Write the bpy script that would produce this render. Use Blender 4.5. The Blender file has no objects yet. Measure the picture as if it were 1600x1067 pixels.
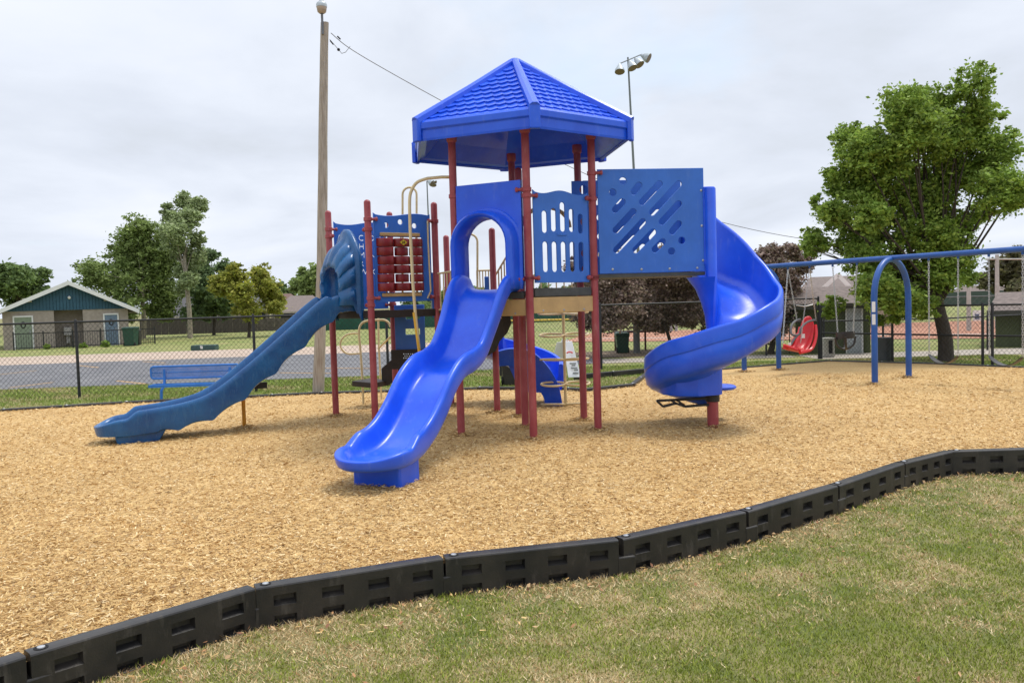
import bpy, bmesh, math, random
import numpy as np
from mathutils import Vector, Matrix
rnd = random.Random(7)
NR = np.random.default_rng(11)
PI = math.pi
rad = math.radians
scene = bpy.context.scene
COL = scene.collection
# ------------------------------------------------------------------ camera
F, CH = 1300.0, 1.7
p_, r_ = rad(2.69), rad(1.72)
FW = Vector((0, math.cos(p_), -math.sin(p_)))
R0 = Vector((1, 0, 0)); U0 = R0.cross(FW)
RT = math.cos(r_) * R0 - math.sin(r_) * U0
UP = RT.cross(FW)
cam = bpy.data.cameras.new('camera'); co = bpy.data.objects.new('camera', cam); COL.objects.link(co)
co.matrix_world = Matrix(((RT.x, UP.x, -FW.x, 0), (RT.y, UP.y, -FW.y, 0), (RT.z, UP.z, -FW.z, CH), (0, 0, 0, 1)))
cam.sensor_width = 36; cam.lens = F / 1600 * 36; cam.clip_end = 3000; cam.clip_start = .05
scene.camera = co
# survey helpers: turn a measured sight line into a place in the world
def ray(x, y): return FW + RT * ((x - 800) / F) + UP * ((533.5 - y) / F)
def G(x, y, z=0.0):
    d = ray(x, y); t = (z - CH) / d.z
    return Vector((d.x * t, d.y * t, z))
def VP(x, y, P, Q):                                   # on the upright plane through P and Q
    d = ray(x, y); n = Vector((Q[1] - P[1], P[0] - Q[0], 0)); t = n.dot(Vector((P[0], P[1], 0))) / n.dot(d)
    return Vector((d.x * t, d.y * t, CH + d.z * t))
def DP(x, y, Y): return VP(x, y, (0, Y), (1, Y))      # at depth Y
# ------------------------------------------------------------------ world, sun
SUN_EL, SUN_AZ = rad(66), rad(62)                     # azimuth from +Y towards +X
world = bpy.data.worlds.new('World'); scene.world = world; world.use_nodes = True
nt = world.node_tree; nt.nodes.clear()
def N(nt, t, **k):
    n = nt.nodes.new(t)
    for a, v in k.items():
        if a in n.inputs.keys() if hasattr(n.inputs, 'keys') else False: n.inputs[a].default_value = v
        else: setattr(n, a, v)
    return n
wo = N(nt, 'ShaderNodeOutputWorld'); bg = N(nt, 'ShaderNodeBackground'); bg.inputs['Strength'].default_value = .1
sky = N(nt, 'ShaderNodeTexSky'); sky.sky_type = 'NISHITA'; sky.sun_disc = False
sky.sun_elevation = SUN_EL; sky.sun_rotation = SUN_AZ; sky.dust_density = 2
tc = N(nt, 'ShaderNodeTexCoord'); sep = N(nt, 'ShaderNodeSeparateXYZ'); nt.links.new(tc.outputs['Generated'], sep.inputs[0])
zz = N(nt, 'ShaderNodeMath', operation='MAXIMUM'); nt.links.new(sep.outputs[2], zz.inputs[0]); zz.inputs[1].default_value = 0
za = N(nt, 'ShaderNodeMath', operation='ADD'); nt.links.new(zz.outputs[0], za.inputs[0]); za.inputs[1].default_value = .22
dv = N(nt, 'ShaderNodeVectorMath', operation='DIVIDE'); nt.links.new(tc.outputs['Generated'], dv.inputs[0])
cb = N(nt, 'ShaderNodeCombineXYZ')
for i in range(3): nt.links.new(za.outputs[0], cb.inputs[i])
nt.links.new(cb.outputs[0], dv.inputs[1])
def wnoise(scale, detail, off, rough=.5):
    m = N(nt, 'ShaderNodeMapping'); nt.links.new(dv.outputs[0], m.inputs[0]); m.inputs['Location'].default_value = off
    n = N(nt, 'ShaderNodeTexNoise'); n.inputs['Scale'].default_value = scale; n.inputs['Detail'].default_value = detail
    n.inputs['Roughness'].default_value = rough; n.inputs['Distortion'].default_value = .25
    nt.links.new(m.outputs[0], n.inputs['Vector']); return n.outputs[0]
def ramp(nt, fac, stops):
    r = nt.nodes.new('ShaderNodeValToRGB'); nt.links.new(fac, r.inputs[0]); e = r.color_ramp.elements
    while len(e) < len(stops): e.new(.5)
    for q, (p, c) in zip(e, stops): q.position = p; q.color = (*c, 1) if len(c) == 3 else c
    return r.outputs[0]
n1 = wnoise(1.15, 6, (3.1, 1.4, 0), .55)
cloud = ramp(nt, n1, [(.30, (6.9, 7.4, 8.2)), (.42, (7.6, 8.15, 9.2)), (.54, (8.4, 8.95, 10.0)), (.70, (9.4, 9.8, 10.5))])
n2 = wnoise(.9, 5, (7.7, 2.2, 1), .6)
gap = ramp(nt, n2, [(.60, (1, 1, 1)), (.74, (.55, .55, .55))])
mx = N(nt, 'ShaderNodeMix', data_type='RGBA'); nt.links.new(gap, mx.inputs[0])
skb = N(nt, 'ShaderNodeMix', data_type='RGBA'); skb.blend_type = 'ADD'; skb.inputs[0].default_value = 1
nt.links.new(sky.outputs[0], skb.inputs[6]); skb.inputs[7].default_value = (4.0, 5.2, 6.2, 1)
nt.links.new(skb.outputs[2], mx.inputs[6]); nt.links.new(cloud, mx.inputs[7])
zen = N(nt, 'ShaderNodeMapRange'); nt.links.new(sep.outputs[2], zen.inputs[0])
zen.inputs[1].default_value = .35; zen.inputs[2].default_value = 1; zen.inputs[3].default_value = 1.0; zen.inputs[4].default_value = 1.75
zm = N(nt, 'ShaderNodeVectorMath', operation='SCALE'); nt.links.new(mx.outputs[2], zm.inputs[0]); nt.links.new(zen.outputs[0], zm.inputs['Scale'])
nt.links.new(zm.outputs[0], bg.inputs[0]); nt.links.new(bg.outputs[0], wo.inputs[0])
sl = bpy.data.lights.new('sun', 'SUN'); sl.energy = 2.5; sl.angle = rad(13); sl.color = (1, .95, .87)
so = bpy.data.objects.new('sun', sl); COL.objects.link(so)
sd = Vector((math.sin(SUN_AZ) * math.cos(SUN_EL), math.cos(SUN_AZ) * math.cos(SUN_EL), math.sin(SUN_EL)))
so.rotation_euler = (-sd).to_track_quat('-Z', 'Y').to_euler(); so.location = (5, 10, 30)
scene.view_settings.view_transform = 'Standard'; scene.view_settings.look = 'None'
scene.view_settings.exposure = 0; scene.view_settings.gamma = 1
scene.cycles.max_bounces = 6; scene.cycles.transparent_max_bounces = 4

# ------------------------------------------------------------------ materials
MATS = {}
def M(name, col, rough=.6, var=.12, scale=6.0, bump=0.0, bscale=40.0, metal=0.0, attr=False, stretch=None, spec=.5, col2=None, lo=.35, hi=.65, coat=0, trans=0, scuff=0, scol=(.5, .5, .5)):
    if name in MATS: return MATS[name]
    m = bpy.data.materials.new(name); m.use_nodes = True; t = m.node_tree; b = t.nodes['Principled BSDF']
    b.inputs['Roughness'].default_value = rough; b.inputs['Metallic'].default_value = metal; b.inputs['Specular IOR Level'].default_value = spec
    if coat: b.inputs['Coat Weight'].default_value = coat; b.inputs['Coat Roughness'].default_value = .15
    c = t.nodes.new('ShaderNodeTexCoord'); mp = t.nodes.new('ShaderNodeMapping'); t.links.new(c.outputs['Object'], mp.inputs[0])
    if stretch: mp.inputs['Scale'].default_value = stretch
    n = t.nodes.new('ShaderNodeTexNoise'); n.inputs['Scale'].default_value = scale; n.inputs['Detail'].default_value = 5; n.inputs['Roughness'].default_value = .6
    t.links.new(mp.outputs[0], n.inputs['Vector'])
    c2 = col2 or tuple(min(1, x * (1 + var) + .01 * var) for x in col); c1 = col if col2 else tuple(x * (1 - var) for x in col)
    o = ramp(t, n.outputs[0], [(lo, c1), (hi, c2)])
    if scuff:
        sm = t.nodes.new('ShaderNodeMapping'); sm.inputs['Scale'].default_value = (9, 9, 2.2); sm.inputs['Rotation'].default_value = (.5, .3, .2); t.links.new(c.outputs['Object'], sm.inputs[0])
        sn = t.nodes.new('ShaderNodeTexNoise'); sn.inputs['Scale'].default_value = 1.6; sn.inputs['Detail'].default_value = 8; sn.inputs['Roughness'].default_value = .7; t.links.new(sm.outputs[0], sn.inputs['Vector'])
        so_ = ramp(t, sn.outputs[0], [(.56, (0, 0, 0)), (.78, (1, 1, 1))]); sf = t.nodes.new('ShaderNodeMath'); sf.operation = 'MULTIPLY'; t.links.new(so_, sf.inputs[0]); sf.inputs[1].default_value = scuff
        sx = t.nodes.new('ShaderNodeMix'); sx.data_type = 'RGBA'; t.links.new(sf.outputs[0], sx.inputs[0]); t.links.new(o, sx.inputs[6]); sx.inputs[7].default_value = (*scol, 1); o = sx.outputs[2]
        rr_ = t.nodes.new('ShaderNodeMapRange'); t.links.new(so_, rr_.inputs[0]); rr_.inputs[3].default_value = rough; rr_.inputs[4].default_value = min(1, rough + .3); t.links.new(rr_.outputs[0], b.inputs['Roughness'])
    if attr:
        a = t.nodes.new('ShaderNodeAttribute'); a.attribute_name = 'Col'
        x = t.nodes.new('ShaderNodeMix'); x.data_type = 'RGBA'; x.blend_type = 'MULTIPLY'; x.inputs[0].default_value = 1
        t.links.new(o, x.inputs[6]); t.links.new(a.outputs[0], x.inputs[7]); o = x.outputs[2]
    t.links.new(o, b.inputs['Base Color'])
    if trans:
        tr = t.nodes.new('ShaderNodeBsdfTranslucent'); t.links.new(o, tr.inputs[0]); ms = t.nodes.new('ShaderNodeMixShader'); ms.inputs[0].default_value = trans
        t.links.new(b.outputs[0], ms.inputs[1]); t.links.new(tr.outputs[0], ms.inputs[2]); t.links.new(ms.outputs[0], t.nodes['Material Output'].inputs[0])
    if bump:
        n2 = t.nodes.new('ShaderNodeTexNoise'); n2.inputs['Scale'].default_value = bscale; n2.inputs['Detail'].default_value = 6
        t.links.new(mp.outputs[0], n2.inputs['Vector']); bp = t.nodes.new('ShaderNodeBump'); bp.inputs['Strength'].default_value = bump; bp.inputs['Distance'].default_value = .02
        t.links.new(n2.outputs[0], bp.inputs['Height']); t.links.new(bp.outputs[0], b.inputs['Normal'])
    MATS[name] = m; return m
royal = M('royal_blue_plastic', (.010, .082, .68), .30, .10, 2.2, bump=.03, bscale=60, col2=(.018, .115, .80), scuff=0.45, scol=(0.16, 0.24, 0.72))
hoodm = royal
panelb = M('panel_blue', (.032, .15, .58), .42, .08, 3, bump=.03, bscale=120, scuff=0.35, scol=(0.16, 0.28, 0.6))
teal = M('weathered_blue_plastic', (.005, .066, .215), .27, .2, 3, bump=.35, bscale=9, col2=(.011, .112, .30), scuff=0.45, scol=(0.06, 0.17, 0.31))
post_m = M('maroon_paint', (.28, .036, .045), .45, .10, 3, bump=.03, bscale=90, col2=(.36, .072, .080), scuff=0.55, scol=(0.48, 0.26, 0.25))
swingb = M('swing_blue_paint', (.015, .085, .33), .38, .12, 4, scuff=0.4, scol=(0.14, 0.22, 0.38))
cream = M('cream_paint', (.60, .47, .24), .42, .1, 5, col2=(.66, .54, .32), scuff=0.4, scol=(0.45, 0.35, 0.2))
yellow = M('yellow_paint', (.62, .36, .03), .4, .12, 5)
orange = M('orange_paint', (.66, .27, .01), .42, .12, 5)
tan = M('tan_plastic', (.50, .33, .14), .55, .1, 5, bump=.03, scuff=0.5, scol=(0.3, 0.2, 0.1))
deckm = M('grey_deck_coating', (.055, .058, .055), .6, .2, 8, bump=.1)
brownm = M('dark_brown_coating', (.024, .017, .014), .6, .2, 8, bump=.1)
blackp = M('black_plastic', (.012, .012, .013), .42, .2, 3, bump=.08, bscale=80, col2=(.036, .031, .027), scuff=0.7, scol=(0.11, 0.095, 0.075))
blackpt = M('black_paint', (.012, .012, .013), .5, .2, 3)
red = M('red_plastic', (.60, .012, .02), .32, .1, 4)
maroonp = M('maroon_plastic', (.20, .010, .013), .4, .15, 6)
steel = M('galvanised_steel', (.42, .43, .44), .38, .15, 9, metal=.7)
greyrub = M('grey_padding', (.10, .10, .11), .6, .1)
white = M('white_paint', (.72, .72, .70), .5, .05, 3)
wood_pole = M('weathered_pole_wood', (.27, .225, .18), .85, .2, 5, bump=.6, bscale=9, stretch=(6, 6, .5), col2=(.44, .385, .32))
brick = M('pale_brick', (.34, .29, .245), .85, .12, 4, bump=.2, bscale=30)
siding = M('blue_siding', (.020, .085, .135), .6, .1, 4)
shingle = M('dark_shingle', (.075, .072, .075), .9, .25, 8, bump=.3)
shingleb = M('brown_shingle', (.16, .125, .11), .9, .25, 7, bump=.3, bscale=18)
shgreen = M('green_siding', (.085, .105, .045), .75, .12, 4)
bark = M('bark', (.055, .042, .032), .9, .3, 12, bump=.7, bscale=25, stretch=(3, 3, .6))
barkp = M('pale_bark', (.30, .26, .20), .85, .35, 9, bump=.4)
dgreen = M('bin_green_plastic', (.008, .055, .035), .45, .1)
dark_rec = M('dark_recess', (.008, .008, .009), .9, .1)
boardm = M('weathered_fence_boards', (.075, .062, .052), .9, .25, 3, bump=.3, stretch=(8, 8, .6))
screen = M('green_windscreen', (.012, .075, .050), .8, .15, 1.5)
glass = M('dark_glass', (.02, .025, .03), .1, .1)
lampw = M('lamp_housing', (.40, .44, .46), .4, .2, 6, metal=.3)
concrete = M('concrete', (.34, .30, .25), .9, .12, 1.2, bump=.3, col2=(.44, .38, .32))
signw = M('white_sign_plastic', (.74, .75, .76), .4, .03)
signtxt = M('sign_grey_print', (.30, .31, .33), .6, .05)
redp = M('sign_red_print', (.6, .08, .09), .6, .05)
yelp = M('emblem_yellow', (.62, .45, .03), .5, .05)

# ------------------------------------------------------------------ mesh helpers
class MB:
    def __init__(s): s.v = []; s.f = []; s.c = []
    def add(s, vs, fs):
        o = len(s.v); s.v += [tuple(v) for v in vs]; s.f += [tuple(i + o for i in f) for f in fs]
    def box(s, c, sx, sy, sz, rz=0, M3=None):
        Mx = M3 or Matrix.Rotation(rz, 3, 'Z'); c = Vector(c)
        vs = [c + Mx @ Vector((x * sx / 2, y * sy / 2, z * sz / 2)) for x in (-1, 1) for y in (-1, 1) for z in (-1, 1)]
        s.add(vs, [(0, 1, 3, 2), (4, 6, 7, 5), (0, 4, 5, 1), (2, 3, 7, 6), (0, 2, 6, 4), (1, 5, 7, 3)])
    def bar(s, a, b, w, h, up=(0, 0, 1)):                 # box beam from a to b
        a = Vector(a); b = Vector(b); d = b - a; L = d.length; d.normalize(); u = Vector(up)
        x = d.cross(u)
        if x.length < 1e-4: x = d.cross(Vector((0, 1, 0)))
        x.normalize(); u = x.cross(d)
        s.box((a + b) / 2, L, w, h, M3=Matrix((d, x, u)).transposed())
    def tube(s, pts, r, n=10, cap=True, rr=None, ell=None):
        pts = [Vector(p) for p in pts]; m = len(pts); rings = []
        t0 = (pts[1] - pts[0]).normalized(); a = t0.orthogonal().normalized()
        for i, p in enumerate(pts):
            t = (pts[min(i + 1, m - 1)] - pts[max(i - 1, 0)]).normalized()
            a = (a - t * a.dot(t)); a = a.normalized() if a.length > 1e-6 else t.orthogonal().normalized()
            b = t.cross(a); q = rr[i] if rr else r
            rings.append([p + (a * math.cos(2 * PI * k / n) + b * math.sin(2 * PI * k / n)) * q for k in range(n)])
        s.loft(rings, True, cap)
    def loft(s, rings, closed=True, cap=False):
        n = len(rings[0]); vs = [v for r in rings for v in r]; fs = []
        for i in range(len(rings) - 1):
            for k in range(n if closed else n - 1):
                a = i * n + k; b = i * n + (k + 1) % n; fs.append((a, b, b + n, a + n))
        if cap: fs.append(tuple(range(n - 1, -1, -1))); fs.append(tuple((len(rings) - 1) * n + k for k in range(n)))
        s.add(vs, fs)
    def lathe(s, c, prof, n=20):                          # prof: (r, z)
        c = Vector(c); s.loft([[c + Vector((r * math.cos(2 * PI * k / n), r * math.sin(2 * PI * k / n), z)) for k in range(n)] for r, z in prof], True, True)
    def ball(s, c, r, n=10, sz=1):
        s.lathe(c, [(max(1e-4, r * math.sin(PI * i / n)), -r * math.cos(PI * i / n) * sz) for i in range(n + 1)], n * 2 if n < 8 else 16)
    def build(s, name, mat, parent=None, smooth=False, bevel=0, loc=None, angle=40):
        me = bpy.data.meshes.new(name); v = s.v
        me.from_pydata(v, [], s.f); me.materials.append(mat)
        bm = bmesh.new(); bm.from_mesh(me); bmesh.ops.recalc_face_normals(bm, faces=bm.faces); bm.to_mesh(me); bm.free()
        if smooth:
            for p in me.polygons: p.use_smooth = True
            me.set_sharp_from_angle(angle=rad(angle))
        return link(name, me, parent, bevel)
def link(name, me, parent=None, bevel=0):
    o = bpy.data.objects.new(name, me); COL.objects.link(o)
    if parent: o.parent = parent; o.matrix_parent_inverse = Matrix.Translation(-parent.location) if parent.type == 'EMPTY' else Matrix()
    if bevel:
        b = o.modifiers.new('b', 'BEVEL'); b.width = bevel; b.segments = 2; b.limit_method = 'ANGLE'; b.angle_limit = rad(40)
    return o
def tag(o, label=None, cat=None, group=None, kind=None):
    if label: o['label'] = label
    if cat: o['category'] = cat
    if group: o['group'] = group
    if kind: o['kind'] = kind
    return o
def thing(name, label, cat, loc=(0, 0, 0), group=None):
    o = bpy.data.objects.new(name, None); COL.objects.link(o); o.location = loc; o.empty_display_size = .2
    return tag(o, label, cat, group)
def structure(o): o['kind'] = 'structure'; return o
def arc(c, u, v, r, a0, a1, n=8): # points on an arc in plane u,v
    return [Vector(c) + Vector(u) * r * math.cos(a0 + (a1 - a0) * i / n) + Vector(v) * r * math.sin(a0 + (a1 - a0) * i / n) for i in range(n + 1)]
def catmull(P, n=6):
    P = [Vector(p) for p in P]; out = []
    for i in range(len(P) - 1):
        a = P[max(i - 1, 0)]; b = P[i]; c = P[i + 1]; d = P[min(i + 2, len(P) - 1)]
        for k in range(n):
            t = k / n; out.append(.5 * ((2 * b) + (c - a) * t + (2 * a - 5 * b + 4 * c - d) * t * t + (3 * b - a - 3 * c + d) * t ** 3))
    return out + [P[-1]]
def panel(name, outer, holes, origin, ux, thick, mat, parent, letters=None, bevel=.006, kids=None):
    """upright board with cut-outs: outer, holes = lists of (u, z); origin = bottom corner, ux = direction along the board"""
    cu = bpy.data.curves.new(name, 'CURVE'); cu.dimensions = '2D'; cu.fill_mode = 'BOTH'; cu.extrude = thick / 2 - bevel; cu.bevel_depth = bevel; cu.bevel_resolution = 1; cu.offset = -bevel
    for loop in [outer] + list(holes):
        sp = cu.splines.new('POLY'); sp.points.add(len(loop) - 1); sp.use_cyclic_u = True
        for p, (a, b) in zip(sp.points, loop): p.co = (a, b, 0, 1)
    tmp = bpy.data.objects.new('tmp', cu); COL.objects.link(tmp)
    if letters:
        for ch, x, y, s in letters:
            tcu = bpy.data.curves.new('t', 'FONT'); tcu.body = ch; tcu.size = s; tcu.resolution_u = 2; to = bpy.data.objects.new('t', tcu); COL.objects.link(to)
            bpy.context.view_layer.update()
            me = to.evaluated_get(bpy.context.evaluated_depsgraph_get()).to_curve(bpy.context.evaluated_depsgraph_get())
            for sp in me.splines:
                bp = sp.bezier_points; loop = []; n = len(bp)
                for i in range(n):
                    a, b = bp[i], bp[(i + 1) % n]
                    for k in range(4):
                        t = k / 4; loop.append((1 - t) ** 3 * a.co + 3 * (1 - t) ** 2 * t * a.handle_right + 3 * (1 - t) * t * t * b.handle_left + t ** 3 * b.co)
                if len(loop) < 3: continue
                q = cu.splines.new('POLY'); q.points.add(len(loop) - 1); q.use_cyclic_u = True
                for p, v in zip(q.points, loop): p.co = (x + v.x, y + v.y, 0, 1)
            bpy.data.objects.remove(to)
    bpy.context.view_layer.update()
    me = bpy.data.meshes.new_from_object(tmp.evaluated_get(bpy.context.evaluated_depsgraph_get()))
    bpy.data.objects.remove(tmp)
    ux = Vector(ux).normalized(); uz = Vector((0, 0, 1)); un = ux.cross(uz)
    Mx = Matrix((ux, uz, un)).transposed().to_4x4(); Mx.translation = Vector(origin)
    me.transform(Mx); me.name = name; me.materials.clear(); me.materials.append(mat)
    return link(name, me, parent)
def slot(u0, z0, u1, z1, r, n=7):                       # stadium hole
    a = math.atan2(z1 - z0, u1 - u0); L = []
    for i in range(n + 1): t = a + PI / 2 + PI * i / n; L.append((u0 + r * math.cos(t), z0 + r * math.sin(t)))
    for i in range(n + 1): t = a - PI / 2 + PI * i / n; L.append((u1 + r * math.cos(t), z1 + r * math.sin(t)))
    return L
def circ(u, z, r, n=16): return [(u + r * math.cos(2 * PI * k / n), z + r * math.sin(2 * PI * k / n)) for k in range(n)]
def rect(u0, z0, u1, z1): return [(u0, z0), (u1, z0), (u1, z1), (u0, z1)]
def soup(name, V, Fc, C, mat, parent=None, nv=3):
    """fast mesh of many small equal faces: V (n*nv,3), colours per face C (n,3)"""
    me = bpy.data.meshes.new(name); n = len(V) // nv
    me.vertices.add(len(V)); me.vertices.foreach_set('co', V.astype(np.float32).ravel())
    me.loops.add(len(V)); me.loops.foreach_set('vertex_index', np.arange(len(V), dtype=np.int32))
    me.polygons.add(n); me.polygons.foreach_set('loop_start', np.arange(0, len(V), nv, dtype=np.int32))
    me.update(calc_edges=True)
    at = me.color_attributes.new('Col', 'FLOAT_COLOR', 'POINT')
    c4 = np.ones((n, 4), np.float32); c4[:, :3] = C; at.data.foreach_set('color', np.repeat(c4, nv, axis=0).ravel())
    me.materials.append(mat)
    return link(name, me, parent)

# ------------------------------------------------------------------ ground
def zf(y):                                             # far ground height
    return -.05 if y < 17 else (-.19 if y > 47 else -.05 - .14 * (y - 17) / 30)
front = [(-5.6, -1.2), (-4.35, 1.0), (-3.35, 2.95), (-2.45, 4.03), (-1.6, 4.92), (-.5, 5.40), (.69, 5.70), (1.73, 6.33), (2.73, 7.10), (3.70, 7.95), (4.45, 8.47), (5.62, 8.47), (6.85, 8.47), (8.1, 8.6), (9.3, 8.8), (14, 9.5)]
far = [(-15, 13.3), (-12.4, 14.1), (-9.34, 15.07), (-7.42, 15.75), (-4.79, 16.24), (-3.86, 16.42), (-.72, 16.39), (1.0, 15.75), (1.30, 15.45), (2.31, 16.1), (3.03, 18.64), (4.83, 19.2), (7.89, 20.7), (9.65, 19.0), (11.6, 16.3), (14, 14)]
grassm = M('lawn', (.12, .14, .035), .95, .3, 2.2, bump=.9, bscale=45, col2=(.30, .24, .11), lo=.36, hi=.68)
grassf = M('far_lawn_green', (.165, .205, .045), .95, .3, .8, bump=.6, bscale=30, col2=(.32, .28, .11), lo=.40, hi=.70)
def chip_ground():
    m = bpy.data.materials.new('wood_chip_bed'); m.use_nodes = True; t = m.node_tree; b = t.nodes['Principled BSDF']; b.inputs['Roughness'].default_value = .9
    c = t.nodes.new('ShaderNodeTexCoord')
    outs = []
    for sx, sy, off in ((70, 22, 0), (24, 75, 5)):
        mp = t.nodes.new('ShaderNodeMapping'); mp.inputs['Scale'].default_value = (sx, sy, 1); mp.inputs['Location'].default_value = (off, off, 0); mp.inputs['Rotation'].default_value = (0, 0, .5)
        t.links.new(c.outputs['Object'], mp.inputs[0]); n = t.nodes.new('ShaderNodeTexNoise'); n.inputs['Scale'].default_value = 1; n.inputs['Detail'].default_value = 3; n.inputs['Distortion'].default_value = .6
        t.links.new(mp.outputs[0], n.inputs['Vector']); outs.append(n.outputs[0])
    mm = t.nodes.new('ShaderNodeMath'); mm.operation = 'MAXIMUM'; t.links.new(outs[0], mm.inputs[0]); t.links.new(outs[1], mm.inputs[1])
    o = ramp(t, mm.outputs[0], [(.38, (.23, .13, .05)), (.48, (.46, .285, .10)), (.58, (.60, .40, .165)), (.70, (.73, .545, .285))])
    bn = t.nodes.new('ShaderNodeTexNoise'); bn.inputs['Scale'].default_value = .8; bn.inputs['Detail'].default_value = 4; t.links.new(c.outputs['Object'], bn.inputs['Vector'])
    o2 = ramp(t, bn.outputs[0], [(.35, (.88, .84, .78)), (.6, (1, 1, 1))])
    x = t.nodes.new('ShaderNodeMix'); x.data_type = 'RGBA'; x.blend_type = 'MULTIPLY'; x.inputs[0].default_value = 1; t.links.new(o, x.inputs[6]); t.links.new(o2, x.inputs[7])
    t.links.new(x.outputs[2], b.inputs['Base Color'])
    bp = t.nodes.new('ShaderNodeBump'); bp.inputs['Strength'].default_value = .6; bp.inputs['Distance'].default_value = .015; t.links.new(mm.outputs[0], bp.inputs['Height']); t.links.new(bp.outputs[0], b.inputs['Normal'])
    return m
g = MB(); g.add([(-900, -300, -.2), (900, -300, -.2), (900, 1500, -.2), (-900, 1500, -.2)], [(0, 1, 2, 3)])
structure(g.build('ground', grassm))
g = MB(); g.add([(x, y, 0) for x, y in front] + [(x, y, 0) for x, y in reversed(far)], [tuple(range(len(front) + len(far)))])
o = g.build('wood_chip_bed', chip_ground()); structure(o)
bm = bmesh.new(); bm.from_mesh(o.data); bmesh.ops.triangulate(bm, faces=bm.faces); bm.to_mesh(o.data); bm.free()
g = MB(); rows = []
ys_ = [0, 17, 22, 27, 32, 37, 42, 47, 90]
fl = [(-70, 10)] + far + [(70, 10)]
for Y in ys_:
    r = []
    for x, y in fl:
        if Y == 0: r.append((x, y, -.05 if y < 17 else zf(y)))
        else:
            yy = max(Y, y + .02 * ys_.index(Y)); r.append((x + (x - 0) * .0, yy, zf(yy)))
    rows.append(r)
g.loft(rows, closed=False); structure(g.build('far_lawn', grassf))
def strip(name, pts, mat, dz, ny=8):
    """flat sheet following the far ground; pts = 4 corners (near left, near right, far right, far left)"""
    g = MB(); rows = []
    for i in range(ny + 1):
        t = i / ny; r = []
        for k in range(13):
            s = k / 12; n_ = Vector(pts[0]).lerp(Vector(pts[1]), s); f_ = Vector(pts[3]).lerp(Vector(pts[2]), s); q = n_.lerp(f_, t); r.append((q.x, q.y, zf(q.y) + dz))
        rows.append(r)
    g.loft(rows, closed=False); return structure(g.build(name, mat))
asphalt = M('asphalt', (.105, .105, .115), .9, .15, .9, bump=.3, col2=(.185, .182, .185), lo=.3, hi=.7)
dirt = M('infield_dirt', (.33, .145, .085), .95, .15, .6, bump=.3, col2=(.43, .215, .135))
def S2(x, y, z=-.1): q = G(x, y, z); return (q.x, q.y, 0)
strip('parking_lot', [(-45, 17.3, 0), (-2.2, 21.2, 0), (-2.0, 33.5, 0), (-60, 27, 0)], asphalt, .012)
strip('concrete_drive', [(-60, 27.02, 0), (-2.0, 33.52, 0), (-.5, 41, 0), (-60, 35, 0)], M('pinkish_concrete', (.40, .30, .23), .9, .12, .8, bump=.2, col2=(.48, .38, .30)), .010)
strip('parking_lot', [(-1.9, 21.3, 0), (2.6, 23.3, 0), (2.6, 26.0, 0), (-1.8, 27, 0)], asphalt, .013)
strip('footpath', [(1.9, 23.1, 0), (8, 23.3, 0), (8, 24.6, 0), (1.9, 24.9, 0)], concrete, .010)
strip('infield_dirt', [(2.2, 37, 0), (22, 27.2, 0), (48, 50, 0), (4.5, 47, 0)], dirt, .022, 16)
strip('footpath', [(8.2, 22.2, 0), (15.5, 21.8, 0), (15.5, 24.3, 0), (8.2, 24.0, 0)], concrete, .010)
strip('bare_soil', [(2.2, 25.3, 0), (6.5, 26, 0), (6.6, 29.6, 0), (2.0, 28.6, 0)], M('bare_soil', (.17, .12, .075), .95, .3, 1.5, bump=.5), .014)
linem = M('parking_line_paint', (.52, .30, .10), .8, .2, 10)
for i, (x, y, a, L) in enumerate(((28, 583, .2, 1.6), (50, 604, .25, 1.4), (138, 573, -.75, 2.2), (205, 600, -.8, 1.9), (240, 566, -.8, 2.), (480, 585, -1.1, 2.), (535, 577, -1.1, 2.), (300, 577, -.8, 2.))):
    q = G(x, y, -.1); g = MB(); d = Vector((math.sin(a), math.cos(a), 0)); e = Vector((d.y, -d.x, 0))
    g.add([Vector((q.x, q.y, 0)) + d * s * L / 2 + e * w * .05 + Vector((0, 0, zf(q.y + d.y * s * L / 2) + .017)) for s, w in ((-1, -1), (-1, 1), (1, 1), (1, -1))], [(0, 1, 2, 3)])
    structure(g.build('parking_line', linem))
# white foul line
strip('foul_line', [(3.2, 39.5, 0), (22, 31, 0), (22, 31.25, 0), (3.2, 39.8, 0)], M('line_chalk', (.7, .66, .6), .9), .03)

def inside(P, x, y):
    c = np.zeros(len(x), bool); n = len(P)
    for i in range(n):
        x0, y0 = P[i]; x1, y1 = P[(i + 1) % n]
        if y0 == y1: continue
        k = ((y0 > y) != (y1 > y)) & (x < (x1 - x0) * (y - y0) / (y1 - y0) + x0); c ^= k
    return c
chip_poly = front + far[::-1]
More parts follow.
